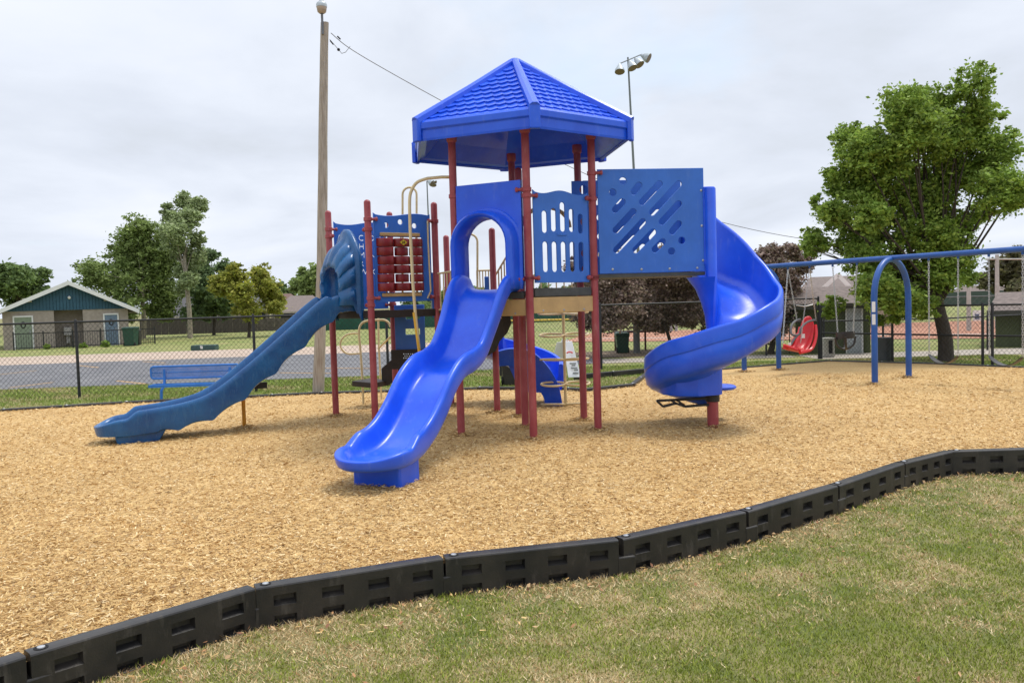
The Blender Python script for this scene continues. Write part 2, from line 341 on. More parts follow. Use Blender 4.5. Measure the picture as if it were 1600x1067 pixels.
# loose wood chips
def chips():
    n = 330000; u = NR.random(n); y = 3.0 * (17.5 / 3.0) ** u; x = (NR.random(n) - .5) * 1.5 * (y + 1.5)
    k = inside(chip_poly, x, y); x, y = x[k], y[k]; n0 = len(x)
    foot = [(-2.8, 13.02), (-2.01, 11.97), (-1.11, 12.56), (-1.93, 13.6), (-.26, 12.85), (-1.05, 13.96), (-.69, 10.71), (.23, 10.26), (1.09, 10.8), (.99, 11.77), (.07, 12.3), (.15, 11.27), (2.58, 10.75), (6.65, 15.24), (7.72, 16.19), (5.99, 18.68), (5.15, 18.46), (-3.92, 12.03)]
    ex, ey, ez = [], [], []
    for a, b in foot:
        r = .045 + np.abs(NR.normal(0, .09, 420)); t_ = NR.uniform(0, 2 * PI, 420); ex.append(a + r * np.cos(t_)); ey.append(b + r * np.sin(t_)); ez.append(.045 * np.exp(-r / .10) * NR.random(420))
    fx_ = np.array([p[0] for p in front]); fy_ = np.array([p[1] for p in front]); m_ = 2600; bx = NR.uniform(-3, 9, m_); off_ = np.where(NR.random(m_) < .75, NR.exponential(.10, m_) + .05, -NR.exponential(.22, m_) - .09)
    ex.append(bx); ey.append(np.interp(bx, fx_, fy_) + off_); ez.append(np.where(off_ > 0, .035 * np.exp(-off_ / .12) * NR.random(m_), -.185))
    x = np.concatenate([x] + ex); y = np.concatenate([y] + ey); zx = np.concatenate([np.zeros(n0)] + ez); n = len(x)
    L = NR.uniform(.007, .022, n) * (1 + .02 * y) ; W = NR.uniform(.0022, .0055, n) * (1 + .05 * y)
    a = NR.uniform(0, 2 * PI, n); t = NR.normal(0, .22, n); ro = NR.normal(0, .5, n)
    und = .008 * np.sin(x * 2.1 + 1.3 * np.sin(y * 1.7)) * np.cos(y * 2.6)
    z = NR.uniform(.002, .022, n) + und * .8 + .004 + zx; low = zx < -.1
    d = np.stack([np.cos(a) * np.cos(t), np.sin(a) * np.cos(t), np.sin(t)], 1); e = np.stack([-np.sin(a) * np.cos(ro), np.cos(a) * np.cos(ro), np.sin(ro)], 1)
    c = np.stack([x, y, z], 1); V = np.empty((n, 4, 3))
    w1 = W * NR.uniform(.3, 1, n); w2 = W * NR.uniform(.3, 1, n)
    V[:, 0] = c - d * L[:, None] - e * w1[:, None]; V[:, 1] = c - d * L[:, None] + e * w1[:, None]; V[:, 2] = c + d * L[:, None] + e * w2[:, None]; V[:, 3] = c + d * L[:, None] - e * w2[:, None]
    V[:, :, 2] = np.where(low[:, None], V[:, :, 2], np.maximum(V[:, :, 2], .001))
    base = np.array([[.585, .378, .145], [.68, .475, .205], [.78, .60, .335], [.50, .30, .105], [.37, .21, .075], [.24, .13, .05]])
    pick = NR.choice(6, n, p=[.33, .28, .12, .16, .08, .03]); C = base[pick] * NR.uniform(.90, 1.08, (n, 1)) * (1 + .06 * np.sin(x * 1.3 + 2 * np.sin(y * .9)) * np.cos(y * 1.9 + np.sin(x * 2.2)))[:, None]
    m = M('wood_chip', (.95, .95, .95), .85, .06, 300, attr=True)
    return soup('loose_wood_chips', V.reshape(-1, 3), None, np.clip(C, 0, 1), m, nv=4)
tag(chips(), 'pale golden wood chips spread loose over the play area', 'wood chips', kind='stuff')
# near lawn blades
def blades(name, n, poly_out, ylo, yhi, label, zbase, hs=(.009, .027)):
    u = NR.random(n); y = ylo * (yhi / ylo) ** u; x = (NR.random(n) - .42) * 1.55 * (y + 1.0)
    k = ~inside(poly_out, x, y); x, y = x[k], y[k]
    # only the near side of the border
    fx = np.array([p[0] for p in front]); fy = np.array([p[1] for p in front]); k = y < np.interp(x, fx, fy) - .03; x, y = x[k], y[k]; n = len(x)
    edge = np.interp(x, fx, fy) - y
    nz = 0
    for fq, am in ((1.5, .42), (3.6, .50), (8.3, .48), (17., .45)):
        for _ in range(3): a1, p1, p2 = NR.uniform(0, PI), NR.uniform(0, 6), NR.uniform(0, 6); nz = nz + am * .58 * np.sin((x * math.cos(a1) + y * math.sin(a1)) * fq + p1 + 1.5 * np.sin((y * math.cos(a1) - x * math.sin(a1)) * fq * .8 + p2))
    nz = nz + .62 * NR.normal(0, 1, n)
    dry = (nz + 1.9 * np.exp(-edge * 2.5) - .5) > .06
    h = NR.uniform(hs[0], hs[1], n) * (1 + 1.1 * np.exp(-edge * 9)) * np.where(dry, .75, 1); w = NR.uniform(.0010, .0020, n) * (1 + .22 * y)
    a = NR.uniform(0, 2 * PI, n); ln = NR.normal(0, .6, (n, 2)) * np.where(dry, 1.5, .8)[:, None]
    c = np.stack([x, y, np.full(n, zbase)], 1); s = np.stack([np.cos(a), np.sin(a), 0 * a], 1) * w[:, None]
    V = np.empty((n, 3, 3)); V[:, 0] = c - s; V[:, 1] = c + s; V[:, 2] = c + np.stack([ln[:, 0] * h, ln[:, 1] * h, h], 1)
    gr = np.array([[.25, .30, .040], [.30, .345, .055], [.36, .38, .075], [.19, .235, .03]]); dr = np.array([[.60, .45, .23], [.52, .36, .17], [.72, .58, .36], [.38, .21, .09]])
    C = np.where(dry[:, None], dr[NR.choice(4, n, p=[.4, .25, .25, .1])], gr[NR.choice(4, n)]) * NR.uniform(.85, 1.15, (n, 1))
    m = M('grass_blade', (.97, .97, .97), .8, .03, 100, attr=True, spec=.25)
    return tag(soup(name, V.reshape(-1, 3), None, np.clip(C, 0, 1), m, nv=3), label, 'grass', kind='stuff')
blades('lawn_grass', 560000, chip_poly, 2.4, 10.5, 'patchy green and straw coloured mown grass in front of the black border', -.2)

def far_blades():
    n = 260000; y = NR.uniform(13.5, 24, n); x = NR.uniform(-13, 13, n); k = ~inside(chip_poly, x, y)
    fx = np.array([p[0] for p in far]); fy = np.array([p[1] for p in far]); k &= (y > np.interp(x, fx, fy) + .06)
    k &= ~((x < -2) & (y > np.interp(x, [-45, -2.2], [17.3, 21.2]))) & ~((x > -2) & (y > 22.0)); x, y = x[k], y[k]; n = len(x)
    nz = np.sin(x * 1.1 + 2 * np.sin(y * .9)) * np.cos(y * 1.7 + x * .5) + .5 * np.sin(x * 4.1 + y * 3.3) + .8 * NR.normal(0, 1, n) + 1.2 * np.exp(-(y - np.interp(x, fx, fy)) * 1.5); dry = nz > .75
    z0 = np.where(y < 17, -.05, -.05 - .14 * (y - 17) / 30); h = NR.uniform(.02, .055, n); w = NR.uniform(.005, .010, n); a = NR.uniform(0, 2 * PI, n); ln = NR.normal(0, .6, (n, 2))
    c = np.stack([x, y, z0], 1); s = np.stack([np.cos(a), np.sin(a), 0 * a], 1) * w[:, None]; V = np.empty((n, 3, 3)); V[:, 0] = c - s; V[:, 1] = c + s; V[:, 2] = c + np.stack([ln[:, 0] * h, ln[:, 1] * h, h], 1)
    gr = np.array([[.22, .30, .055], [.28, .35, .075], [.17, .24, .045]]); dr = np.array([[.52, .42, .22], [.42, .33, .16], [.60, .50, .29]])
    C = np.where(dry[:, None], dr[NR.integers(0, 3, n)], gr[NR.integers(0, 3, n)]) * NR.uniform(.85, 1.15, (n, 1))
    return tag(soup('verge_grass', V.reshape(-1, 3), None, C, M('grass_blade', (.97, .97, .97), .8), nv=3), 'green and straw coloured grass verge along the chain-link fence', 'grass', kind='stuff')
far_blades()
def leaves():
    n = 420; x = NR.uniform(-2.6, 7, n); fx = np.array([p[0] for p in front]); fy = np.array([p[1] for p in front]); e = np.where(NR.random(n) < .6, NR.exponential(.25, n), NR.uniform(0, 4, n)) + .07; y = np.interp(x, fx, fy) - e; k = y > 2; x, y = x[k], y[k]; n = len(x)
    c = np.stack([x, y, np.full(n, -.178) + NR.uniform(0, .012, n)], 1); a = NR.uniform(0, 2 * PI, n); t = NR.normal(0, .5, n); L = NR.uniform(.010, .024, n)[:, None]
    d = np.stack([np.cos(a) * np.cos(t), np.sin(a) * np.cos(t), np.sin(t)], 1); q = np.stack([-np.sin(a), np.cos(a), NR.normal(0, .4, n)], 1) * .5
    V = np.empty((n, 4, 3)); V[:, 0] = c - d * L; V[:, 1] = c + q * L; V[:, 2] = c + d * L; V[:, 3] = c - q * L
    C = np.array([[.30, .14, .06], [.40, .21, .09], [.22, .10, .05], [.50, .32, .16]])[NR.integers(0, 4, n)]
    return tag(soup('dead_leaves', V.reshape(-1, 3), None, C, M('dead_leaf', (.95, .95, .95), .8, .05, 100, attr=True), nv=4), 'small brown dead leaves scattered in the lawn along the black border', 'leaves', kind='stuff')
leaves()
# ------------------------------------------------------------------ plastic border timbers
ORD = ['first', 'second', 'third', 'fourth', 'fifth', 'sixth', 'seventh', 'eighth', 'ninth', 'tenth', 'eleventh', 'twelfth', 'thirteenth', 'fourteenth', 'fifteenth', 'sixteenth', 'seventeenth', 'eighteenth', 'nineteenth', 'twentieth']
boltm = M('bright_bolt', (.50, .51, .52), .3, .05, metal=.6)
def timber(a, b, label, top=.05, bot=-.2, detail=True, group='black border timbers along the near edge of the chips', face=-1):
    a = Vector((a[0], a[1], 0)); b = Vector((b[0], b[1], 0)); d = (b - a).normalized(); L = (b - a).length; nrm = Vector((d.y, -d.x, 0))   # towards camera side
    t = thing('border_timber', label, 'border timber', (a.x, a.y, bot), group)
    W = .105
    g = MB()
    def pt(u, w, z): return a + d * u + nrm * w + Vector((0, 0, z))
    if detail:
        ht = top - bot; zs = [bot, bot + .012, bot + .062, bot + ht * .50, bot + ht * .50 + .052, top - .045, top - .012, top]
        zs = [bot, bot + .005, bot + .062, top - .128, top - .062, top - .012]
        us = [.012]; pk = []
        m = 4; w = .15 if L > 1.0 else .12
        for k in range(m):
            c = L * (k + .62) / (m + .15) ; us += [c - w / 2 * .9, c + w / 2 * .9]; pk.append(len(us) - 2)
        us.append(L - .012)
        for i in range(len(us) - 1):
            for j in range(len(zs) - 1):
                z0, z1 = zs[j], zs[j + 1]; u0, u1 = us[i], us[i + 1]
                P = [pt(u0, W / 2, z0), pt(u1, W / 2, z0), pt(u1, W / 2, z1), pt(u0, W / 2, z1)]
                if i in pk and j in (1, 3):
                    dd = .045; Q = [pt(u0 + .008, W / 2 - dd, z0 + .022), pt(u1 - .008, W / 2 - dd, z0 + .022), pt(u1 - .008, W / 2 - dd, z1 - .003), pt(u0 + .008, W / 2 - dd, z1 - .003)]
                    g.add(P + Q, [(0, 1, 5, 4), (1, 2, 6, 5), (2, 3, 7, 6), (3, 0, 4, 7), (4, 5, 6, 7)])
                else: g.add(P, [(0, 1, 2, 3)])
        zt = top - .012
        prof = [(W / 2, zt), (W / 2 - .004, top - .004), (W / 2 - .014, top), (-W / 2 + .014, top), (-W / 2 + .004, top - .004), (-W / 2, zt), (-W / 2, bot)]
        g.loft([[pt(u, w_, z) for w_, z in prof] for u in (.012, .03, L - .03, L - .012)], closed=False)
        for u, q in ((.012, .0), (L - .012, .0)):
            P = [pt(u, w_, z) for w_, z in prof] + [pt(u, W / 2, bot)]; g.add(P, [tuple(range(len(P)))])
        bm = None
        o = g.build('body', blackp, t, smooth=True, angle=30)
        h = MB(); h.add([], []); 
        h.box(pt(L + .045, .012, bot + (top - bot) * .27), .13, W * .9, (top - bot) * .50, M3=Matrix((d, nrm, Vector((0, 0, 1)))).transposed()); h.build('joint_tab', blackp, t, bevel=.01)
        h = MB(); h.lathe(pt(.075, .0, top), [(.034, .0), (.034, .003), (.027, .004), (.025, .001)], 16); h.build('stake_hole', dark_rec, t, smooth=True)
        h = MB(); h.lathe(pt(.075, .0, top + .002), [(.020, 0), (.019, .005), (.010, .008), (.001, .009)], 14); h.build('stake_head', boltm, t, smooth=True)
    else:
        g.box(pt(L / 2, 0, (top + bot) / 2), L - .02, W, top - bot, M3=Matrix((d, nrm, Vector((0, 0, 1)))).transposed()); g.build('body', blackp, t, bevel=.015)
        h = MB(); h.lathe(pt(.06, 0, top), [(.02, 0), (.015, .006), (.001, .008)], 10); h.build('stake_head', boltm, t, smooth=True)
for i in range(2, len(front) - 2):
    a, b = front[i], front[i + 1]
    lab = 'black plastic border timber cut off by the bottom left corner' if i == 2 else ('black plastic border timber running out of the right side beyond the bend' if i == 10 else '%s black border timber from the left along the near grass' % ORD[i - 2])
    if i > 11: continue
    if i == 11: lab = 'black border timber furthest right along the near grass'
    timber(a, b, lab)
# far edge
def subdiv(P, L=1.2):
    out = [Vector((*P[0], 0))]
    for a, b in zip(P, P[1:]):
        a = Vector((*a, 0)); b = Vector((*b, 0)); n = max(1, round((b - a).length / L))
        out += [a.lerp(b, k / n) for k in range(1, n + 1)]
    return out
fp = subdiv(far[1:7]); nn = 0
for a, b in zip(fp, fp[1:]):
    if (b - a).length < .1: continue
    if a.x < -12: continue
    w_ = ORD[nn] if nn < 20 else 'last'
    timber(a, b, '%s thin black edging timber from the left, along the back of the chips' % w_, .045, -.12, False, 'black edging timbers along the back of the chips'); nn += 1
fp = subdiv(far[6:11]); nn = 0
for a, b in zip(fp, fp[1:]):
    timber(a, b, '%s black edging timber from the left by the small lawn patch' % ORD[nn], .06, -.12, False, 'black edging timbers round the small patch of lawn'); nn += 1
fp = subdiv(far[10:15]); nn = 0
for a, b in zip(fp, fp[1:]):
    timber(a, b, '%s low black edging timber from the left behind the swings' % ORD[nn], .03, -.12, False, 'black edging timbers behind the swings'); nn += 1
fp = subdiv([(1.35, 18.3), (4.0, 19.9)]); nn = 0
for a, b in zip(fp, fp[1:]):
    timber(a, b, '%s black edging timber from the left at the foot of the middle fence' % ORD[nn], .07, -.1, False, 'black edging timbers at the foot of the fence'); nn += 1

# ================================================================== play structure
PS = thing('play_structure', 'large blue and maroon play tower with hexagonal roof, wave slide, spiral slide and disc climber', 'play structure', (.15, 11.27, 0))
cx, cy = .15, 11.27
def hexp(a, r=1.01): return Vector((cx + r * math.cos(rad(a)), cy + r * math.sin(rad(a)), 0))
pE = hexp(-85.3); pF = Vector((1.09, 10.80, 0)); pG = Vector((.99, 11.77, 0)); pH = Vector((.07, 12.30, 0)); pD = hexp(-146.5)
pA = Vector((-2.80, 13.02, 0)); pB = Vector((-2.01, 11.97, 0)); pC = Vector((-1.11, 12.56, 0)); pK = Vector((-1.93, 13.60, 0))
pI = Vector((-.26, 12.85, 0)); pJ = Vector((-1.05, 13.96, 0)); pZ = Vector((cx, cy, 0))
PR = .049
def post(p, top, cap=True):
    g = MB(); p = Vector(p); pr = [(PR, -.05), (PR, top - .04)] + ([(PR * math.cos(a), top - .045 + .045 * math.sin(a)) for a in (.3, .6, .9, 1.2, 1.5)] if cap else [(PR, top)])
    g.lathe(p, pr, 20); return g.build('post', post_m, PS, smooth=True)
def ztop(p, x, y): return VP(x, y, (p.x, p.y), (p.x + 1, p.y)).z
hE = ztop(pE, 820, 196)
for p, t, c in ((pA, ztop(pA, 512, 329), 1), (pB, ztop(pB, 571, 312), 1), (pC, ztop(pC, 672, 316), 1), (pK, ztop(pK, 604, 331), 1), (pI, ztop(pI, 768, 356), 1), (pJ, ztop(pI, 768, 356), 1),
                (pD, hE, 0), (pE, hE, 0), (pF, hE, 0), (pG, hE, 0), (pH, hE, 0), (pZ, ztop(pZ, 808, 262), 1)): post(p, t, c)
def clamp(p, z, d, parent):                            # collar with a stub towards direction d
    g = MB(); p = Vector((p[0], p[1], z)); d = Vector((d[0], d[1], 0)).normalized()
    g.lathe(p, [(PR + .002, -.028), (PR + .012, -.024), (PR + .012, .024), (PR + .002, .028)], 16)
    g.tube([p + d * .03, p + d * .12], .020, 10); g.tube([p + d * .105, p + d * .12, p + d * .135, p + d * .143], .03, 12, rr=[.024, .031, .029, .012])
    return g.build('clamp', post_m, parent, smooth=True)
# ---- roof
RZ, RB, RR, RAP = 3.94, 3.705, 1.52, 4.91
rc = [Vector((cx + RR * math.cos(rad(-83 + 60 * k)), cy + RR * math.sin(rad(-83 + 60 * k)), 0)) for k in range(6)]
cen = Vector((cx, cy, 0)); apex = Vector((cx, cy, RAP))
g = MB()
for k in range(6):
    a, b = rc[k], rc[(k + 1) % 6]; A = a + Vector((0, 0, RZ)); B = b + Vector((0, 0, RZ)); U = (b - a).normalized(); mid = (A + B) / 2; S = (apex - mid); Ls = S.length; S = S / Ls; nn_ = U.cross(S)
    if nn_.z < 0: nn_ = -nn_
    halfw = (b - a).length / 2
    def P(u, s_, h): return mid + U * u + S * s_ + nn_ * h
    base_in = .0
    g.add([P(-halfw, 0, 0), P(halfw, 0, 0), P(0, Ls, 0)], [(0, 1, 2)])
    NROW = 11; rowh = Ls * .93 / NROW; tw = halfw * 2 / 11.5
    for r in range(NROW):
        s0 = .05 + r * rowh * .985; hw = halfw * (1 - (s0 + rowh * .6) / Ls) - .05
        n_ = max(1, int(2 * hw / tw)); off = 0 if r % 2 else .5; k0 = -int(hw / tw) - 1
        for q in range(-k0 * 2 + 2):
            uc = (k0 + q + off) * tw
            if abs(uc) + tw * .5 > hw + tw * .35: continue
            h0, h1 = .023, .003
            L_ = [(uc - tw * .50, s0 + rowh * .95, h1), (uc - tw * .5, s0 + rowh * .38, h0 * .62), (uc - tw * .26, s0 + rowh * .12, h0 * .92), (uc, s0, h0), (uc + tw * .26, s0 + rowh * .12, h0 * .92), (uc + tw * .5, s0 + rowh * .38, h0 * .62), (uc + tw * .5, s0 + rowh * .95, h1)]
            top_ = [P(*l) for l in L_]; bot_ = [P(l[0], l[1], 0) for l in L_]
            g.add(top_ + bot_, [tuple(range(7))] + [(i, i + 7, i + 8, i + 1) for i in range(6)])
roof = g.build('roof', royal, PS)
for k in range(6):
    a, b = rc[k], rc[(k + 1) % 6]; U = (b - a).normalized(); out = Vector((U.y, -U.x, 0))
    if out.dot(a - cen) < 0: out = -out
    g = MB(); secs = []
    for q in (a, b):
        rad_ = (q - cen).normalized()
        def R(i, z): return q + rad_ * i + Vector((0, 0, z))
        secs.append([R(0, RB + .02), R(.012, RB), R(.02, RB + .03), R(.018, RB + .13), R(.045, RB + .15), R(.045, RZ - .015), R(.02, RZ + .012), R(-.06, RZ + .045), R(-.06, RZ - .03), R(-.012, RZ - .03), R(-.02, RB + .02)])
    g.loft(secs, True, True); g.build('fascia', royal, roof, bevel=.004)
    # ridge cap from eave corner to apex, turning down over the corner
    g = MB(); rad_ = (a - cen).normalized(); tn = Vector((-rad_.y, rad_.x, 0)); C0 = a + Vector((0, 0, RZ)); sl_ = (apex - C0).normalized(); nu = tn.cross(sl_); nu = nu if nu.z > 0 else -nu
    pr = lambda o_, w_, h_: [o_ - tn * w_ - nu * .03, o_ - tn * w_ * .9 + nu * h_ * .55, o_ - tn * w_ * .35 + nu * h_, o_ + tn * w_ * .35 + nu * h_, o_ + tn * w_ * .9 + nu * h_ * .55, o_ + tn * w_ - nu * .03]
    g.loft([pr(C0 + rad_ * .05, .068, .062), pr(C0.lerp(apex, .5), .064, .062), pr(apex - sl_ * .04, .05, .055)], True, True)
    g.build('ridge_cap', royal, roof, bevel=.006)
    g = MB(); q = a + rad_ * .035
    g.box(q + Vector((0, 0, (RZ + RB) / 2 + .012)), .06, .13, RZ - RB + .04, rz=math.atan2(rad_.y, rad_.x)); g.build('corner_cap', royal, roof, bevel=.014)
# soffit: concave liner and inner ribs
g = MB(); rings = []
for t_, z in ((1.0, RB + .03), (.93, RB + .06), (.8, RB + .26), (.45, RB + .62), (.08, RB + .98)): rings.append([cen + (q - cen) * t_ + Vector((0, 0, z)) for q in rc])
g.loft(rings, True, False); g.build('soffit', royal, roof)
for p in (pD, pE, pF, pG, pH):
    g = MB(); d = (p - cen).normalized()
    g.lathe(p + Vector((0, 0, 0)), [(PR + .002, hE - .1), (PR + .016, hE - .08), (PR + .02, hE + .0), (PR + .016, hE + .02)], 14); g.build('roof_bracket', post_m, roof, smooth=True)
g = MB(); g.lathe(apex, [(.10, -.05), (.085, .0), (.05, .03), (.01, .04)], 12); g.build('finial_cap', royal, roof, smooth=True)
# ---- decks
ZD, ZL = 1.83, 1.62
g = MB(); hp = [pD, pE, pF, pG, pH, Vector((-.72, 11.82, 0))]
g.loft([[q + Vector((0, 0, z)) for q in hp] for z in (ZD - .05, ZD)], True, True); deck = g.build('deck', deckm, PS)
def beam(a, b, z0, z1, m, nm='deck_edge', ins=.07, w=.04, bolts=0, par=None):
    a = Vector(a); b = Vector(b); d = (b - a).normalized(); g = MB(); g.bar(a + d * ins + Vector((0, 0, (z0 + z1) / 2)), b - d * ins + Vector((0, 0, (z0 + z1) / 2)), w, z1 - z0); o = g.build(nm, m, par or PS, bevel=.006)
    if bolts:
        n_ = d.cross(Vector((0, 0, 1))); n_ = n_ if n_.y < 0 else -n_
        for k in range(bolts):
            c = a.lerp(b, (k + .6) / (bolts + .2)) + Vector((0, 0, z0 + .03)) + n_ * (w / 2); g = MB(); g.tube([c - n_ * .003, c + n_ * .003, c + n_ * .006], .014, 10, rr=[.014, .013, .006]); g.build('bolt', steel, o, smooth=True)
    return o
beam(pE, pF, ZD - .07, ZD + .035, deckm, bolts=0); beam(pF, pG, ZD - .07, ZD + .03, deckm); beam(pD, pE, ZD - .09, ZD - .005, deckm)
beam(pE, pF, ZD - .275, ZD - .078, tan, 'riser_board', .03, .03, 3); beam(pD, pE, ZD - .30, ZD - .098, tan, 'riser_board', .05, .03, 3)
beam(pG, pH, ZD - .08, ZD + .03, deckm); beam(pH, hp[5], ZD - .08, ZD + .03, deckm)
g = MB(); g.loft([[q + Vector((0, 0, z)) for q in (pA, pB, pC, pK)] for z in (ZL - .05, ZL)], True, True); g.build('deck', deckm, PS)
beam(pB, pC, ZL - .09, ZL + .02, brownm, ins=.03); beam(pA, pB, ZL - .09, ZL + .02, brownm); beam(pA, pK, ZL - .09, ZL + .02, brownm); beam(pK, pC, ZL - .09, ZL + .02, brownm)
# deck bridging towards posts I and J
g = MB(); g.loft([[Vector(q) + Vector((0, 0, z)) for q in (pC, hp[5], pH, pI, pJ)] for z in (ZL - .05, ZL)], True, True); g.build('deck', deckm, PS)

# ---- boards
def zon(p, x, y): return ztop(p, x, y)
def wavy(W, H, amp=.03, n=24, mode=0):
    top = []
    for i in range(n + 1):
        u = W - W * i / n; t = i / n
        top.append((u, H + amp * (math.cos(2 * PI * 1.5 * (t - .5)) if mode == 0 else math.sin(2 * PI * t)) + (amp * .8 if t < .04 or t > .96 else 0)))
    return [(0, .0), (W, .0)] + top
# window board between posts E and F
d = (pF - pE).normalized(); L = (pF - pE).length; W = L - .17; z0, z1 = 1.93, 3.06
o0 = pE + d * .085 + Vector((0, 0, z0)); holes = []
for i in range(5):
    u = W * (.17 + .165 * i) + .02
    tops = [.235, .20, .12, .20, .26][i]
    holes.append(slot(u, (z1 - z0) - tops - .04, u, (z1 - z0) * .58 - (0 if i in (0, 4) else -.02), .037))
    holes.append(slot(u, (z1 - z0) * .42, u, .17, .037))
pb = panel('window_board', wavy(W, z1 - z0, .022), holes, o0, d, .022, panelb, PS)
for p, z, dd in ((pE, z1 - .06, d), (pE, z0 + .06, d), (pF, z1 - .06, -d), (pF, z0 + .06, -d)): clamp(p, z, dd + Vector((d.y, -d.x, 0)) * .35, pb)
n_ = Vector((d.y, -d.x, 0)); g = MB(); c = o0 + d * W * .5 + Vector((0, 0, (z1 - z0) * .535)) + n_ * .013
for k, (du, rr_) in enumerate(((-.05, .017), (-.018, .02), (.018, .02), (.05, .017))): g.tube([c + d * du, c + d * du + n_ * .008, c + d * du + n_ * .011], rr_, 12, rr=[rr_, rr_, rr_ * .6])
g.box(c + n_ * .001, .15, .006, .03, rz=math.atan2(d.y, d.x)); g.build('raised_badge', panelb, pb, smooth=True)
# letter board A-K at the back of the small tower and one C-K side
def letterboard(a, b, z0, z1, rows=True):
    d = (b - a).normalized(); W = (b - a).length - .16; H = z1 - z0; o0 = a + d * .08 + Vector((0, 0, z0)); LT = []
    for i, ch in enumerate('ABCDEFGHIJKLMNOPQRSTUVWXYZ'):
        r, c = divmod(i, 5); LT.append((ch, .05 + c * (W - .04) / 4.7, H - .27 - r * .135, .13))
    pb = panel('letter_board', wavy(W, H, .025, mode=1), [], o0, d, .02, panelb, PS, letters=LT, bevel=.002)
    for p, z, dd in ((a, z1 - .1, d), (b, z1 - .1, -d), (a, z0 + .06, d), (b, z0 + .06, -d)): clamp(p, z, dd, pb)
letterboard(pA, pK, ZL + .04, zon(pA, 520, 348))
# roller board between posts B and C
d = (pC - pB).normalized(); W = (pC - pB).length - .16; o0 = pB + d * .08
zt = VP(585, 332, pB, pC).z; zb = VP(600, 472, pB, pC).z
def uz(x, y, a=pB, b=pC, o=None):
    q = VP(x, y, a, b); return ((q - (o or o0)).dot(d), q.z)
o0.z = zb; H = zt - zb
w0 = uz(588, 370); w1 = uz(661, 456)
win = rect(w0[0], w1[1] - zb, w1[0], w0[1] - zb)
hl = [circ(uz(x, y)[0], uz(x, y)[1] - zb, .038) for x, y in ((603, 352), (625, 347), (647, 353))]
rb = panel('roller_board', wavy(W, H - .02, .022, mode=1), [win] + hl, o0, d, .022, panelb, PS)
for p, z, dd in ((pB, zt - .1, d), (pC, zt - .1, -d), (pB, zb + .06, d), (pC, zb + .06, -d)): clamp(p, z, dd + Vector((d.y, -d.x, 0)) * .35, rb)
n_ = Vector((d.y, -d.x, 0)); wu0, wu1 = w0[0] - .015, w1[0] + .01; ww = wu1 - wu0
for zz_ in (w0[1] + .035, w1[1] - .035):
    g = MB(); g.bar(o0 * 1 + d * (wu0 + .06) + n_ * .03 + Vector((0, 0, zz_ - zb)), o0 + d * (wu1 - .05) + n_ * .03 + Vector((0, 0, zz_ - zb)), .03, .05); rail = g.build('rail', tan, rb, bevel=.006)
zr0, zr1 = w1[1] + .012, w0[1] - .018; rh = (zr1 - zr0) / 6
for r in range(6):
    wd = [(0, .36), (.36, .70), (.70, 1)]
    for cidx in range(3):
        a_, b_ = wd[cidx]; sh = [0, .0, .02, .02, 0, 0][r]; narrow = (cidx == 1 and r in (1, 4))
        uc = wu0 + ww * ((a_ + b_) / 2 + (sh if cidx == 0 else 0)); rw = ww * (b_ - a_) / 2 * (.82 if narrow else .97)
        zc = zr0 + rh * (r + .5)
        g = MB(); c = o0 + d * uc + Vector((0, 0, zc - zb)) + n_ * .012; rings = []
        for zz_, q in ((-rh * .46, .94), (-rh * .40, 1), (rh * .40, 1), (rh * .46, .94)):
            rings.append([c + d * (math.cos(2 * PI * k / 20) * rw * q) + n_ * (math.sin(2 * PI * k / 20) * rw * .72 * q) + Vector((0, 0, zz_)) for k in range(20)])
        g.loft(rings, True, True); ob = g.build('roller', maroonp, rb, smooth=True)
        if r == 5 and cidx == 1:
            g = MB(); q = c + n_ * (rw * .72 + .002); sz = .06
            g.add([q + d * sz, q + Vector((0, 0, sz * .75)), q - d * sz, q - Vector((0, 0, sz * .75))], [(0, 1, 2, 3)]); em = g.build('emblem', yelp, rb)
            g = MB(); q = q + n_ * .002
            for u0, zz0, u1, zz1 in ((-.016, -.02, -.016, .02), (.016, -.02, .016, .02), (-.016, 0, .016, 0)): g.bar(q + d * u0 + Vector((0, 0, zz0)), q + d * u1 + Vector((0, 0, zz1)), .002, .010, up=n_.cross(d) if False else (0.01, 0.02, 1) if u0 == u1 else (0, 0, 1))
            g.build('emblem_mark', dark_rec, rb)
for k, fu in enumerate((.18, .53, .86)):
    g = MB(); c = o0 + d * (wu0 + ww * fu) + n_ * .012; g.tube([c + Vector((0, 0, w1[1] - zb - .02)), c + Vector((0, 0, w0[1] - zb + .02))], .008, 6); g.build('axle', tan, rb)

# ---- front wave slide
def smoothpath(P, n=8): return catmull([Vector((s, 0, z)) for s, z in P], n)
def chute(name, P0, dirv, prof, sect, mat, parent, wfun, rimf, taper_end=.32, nose=.12):
    """open slide: prof (s, z) of the bed, sect = list of (a, b): a in half widths, b in rim heights or metres"""
    pts = smoothpath(prof, 12); d = Vector(dirv).normalized(); lat = Vector((-d.y, d.x, 0)); rings = []; n = len(pts)
    Ltot = pts[-1].x
    for i, q in enumerate(pts):
        t = (pts[min(i + 1, n - 1)] - pts[max(i - 1, 0)]).normalized(); nrm = Vector((-t.z, 0, t.x))
        rem = Ltot - q.x; k = 1.0
        if rem < taper_end: k = max(.0, 1 - (1 - rem / taper_end) ** 2.6) ** .5 * .42 + .58
        w = wfun(q.x) * k; hgt = rimf(q.x)
        ring = []
        for a, b, und in sect:
            off = nrm * (b * hgt + und(q.x) if callable(und) else b * hgt + und)
            q3 = Vector((P0[0], P0[1], 0)) + d * (q.x + off.x) + Vector((0, 0, q.z + off.z)) + lat * (a * w)
            ring.append(q3)
        rings.append(ring)
    g = MB(); g.loft(rings, True, False)
    return g, rings
W0 = .372
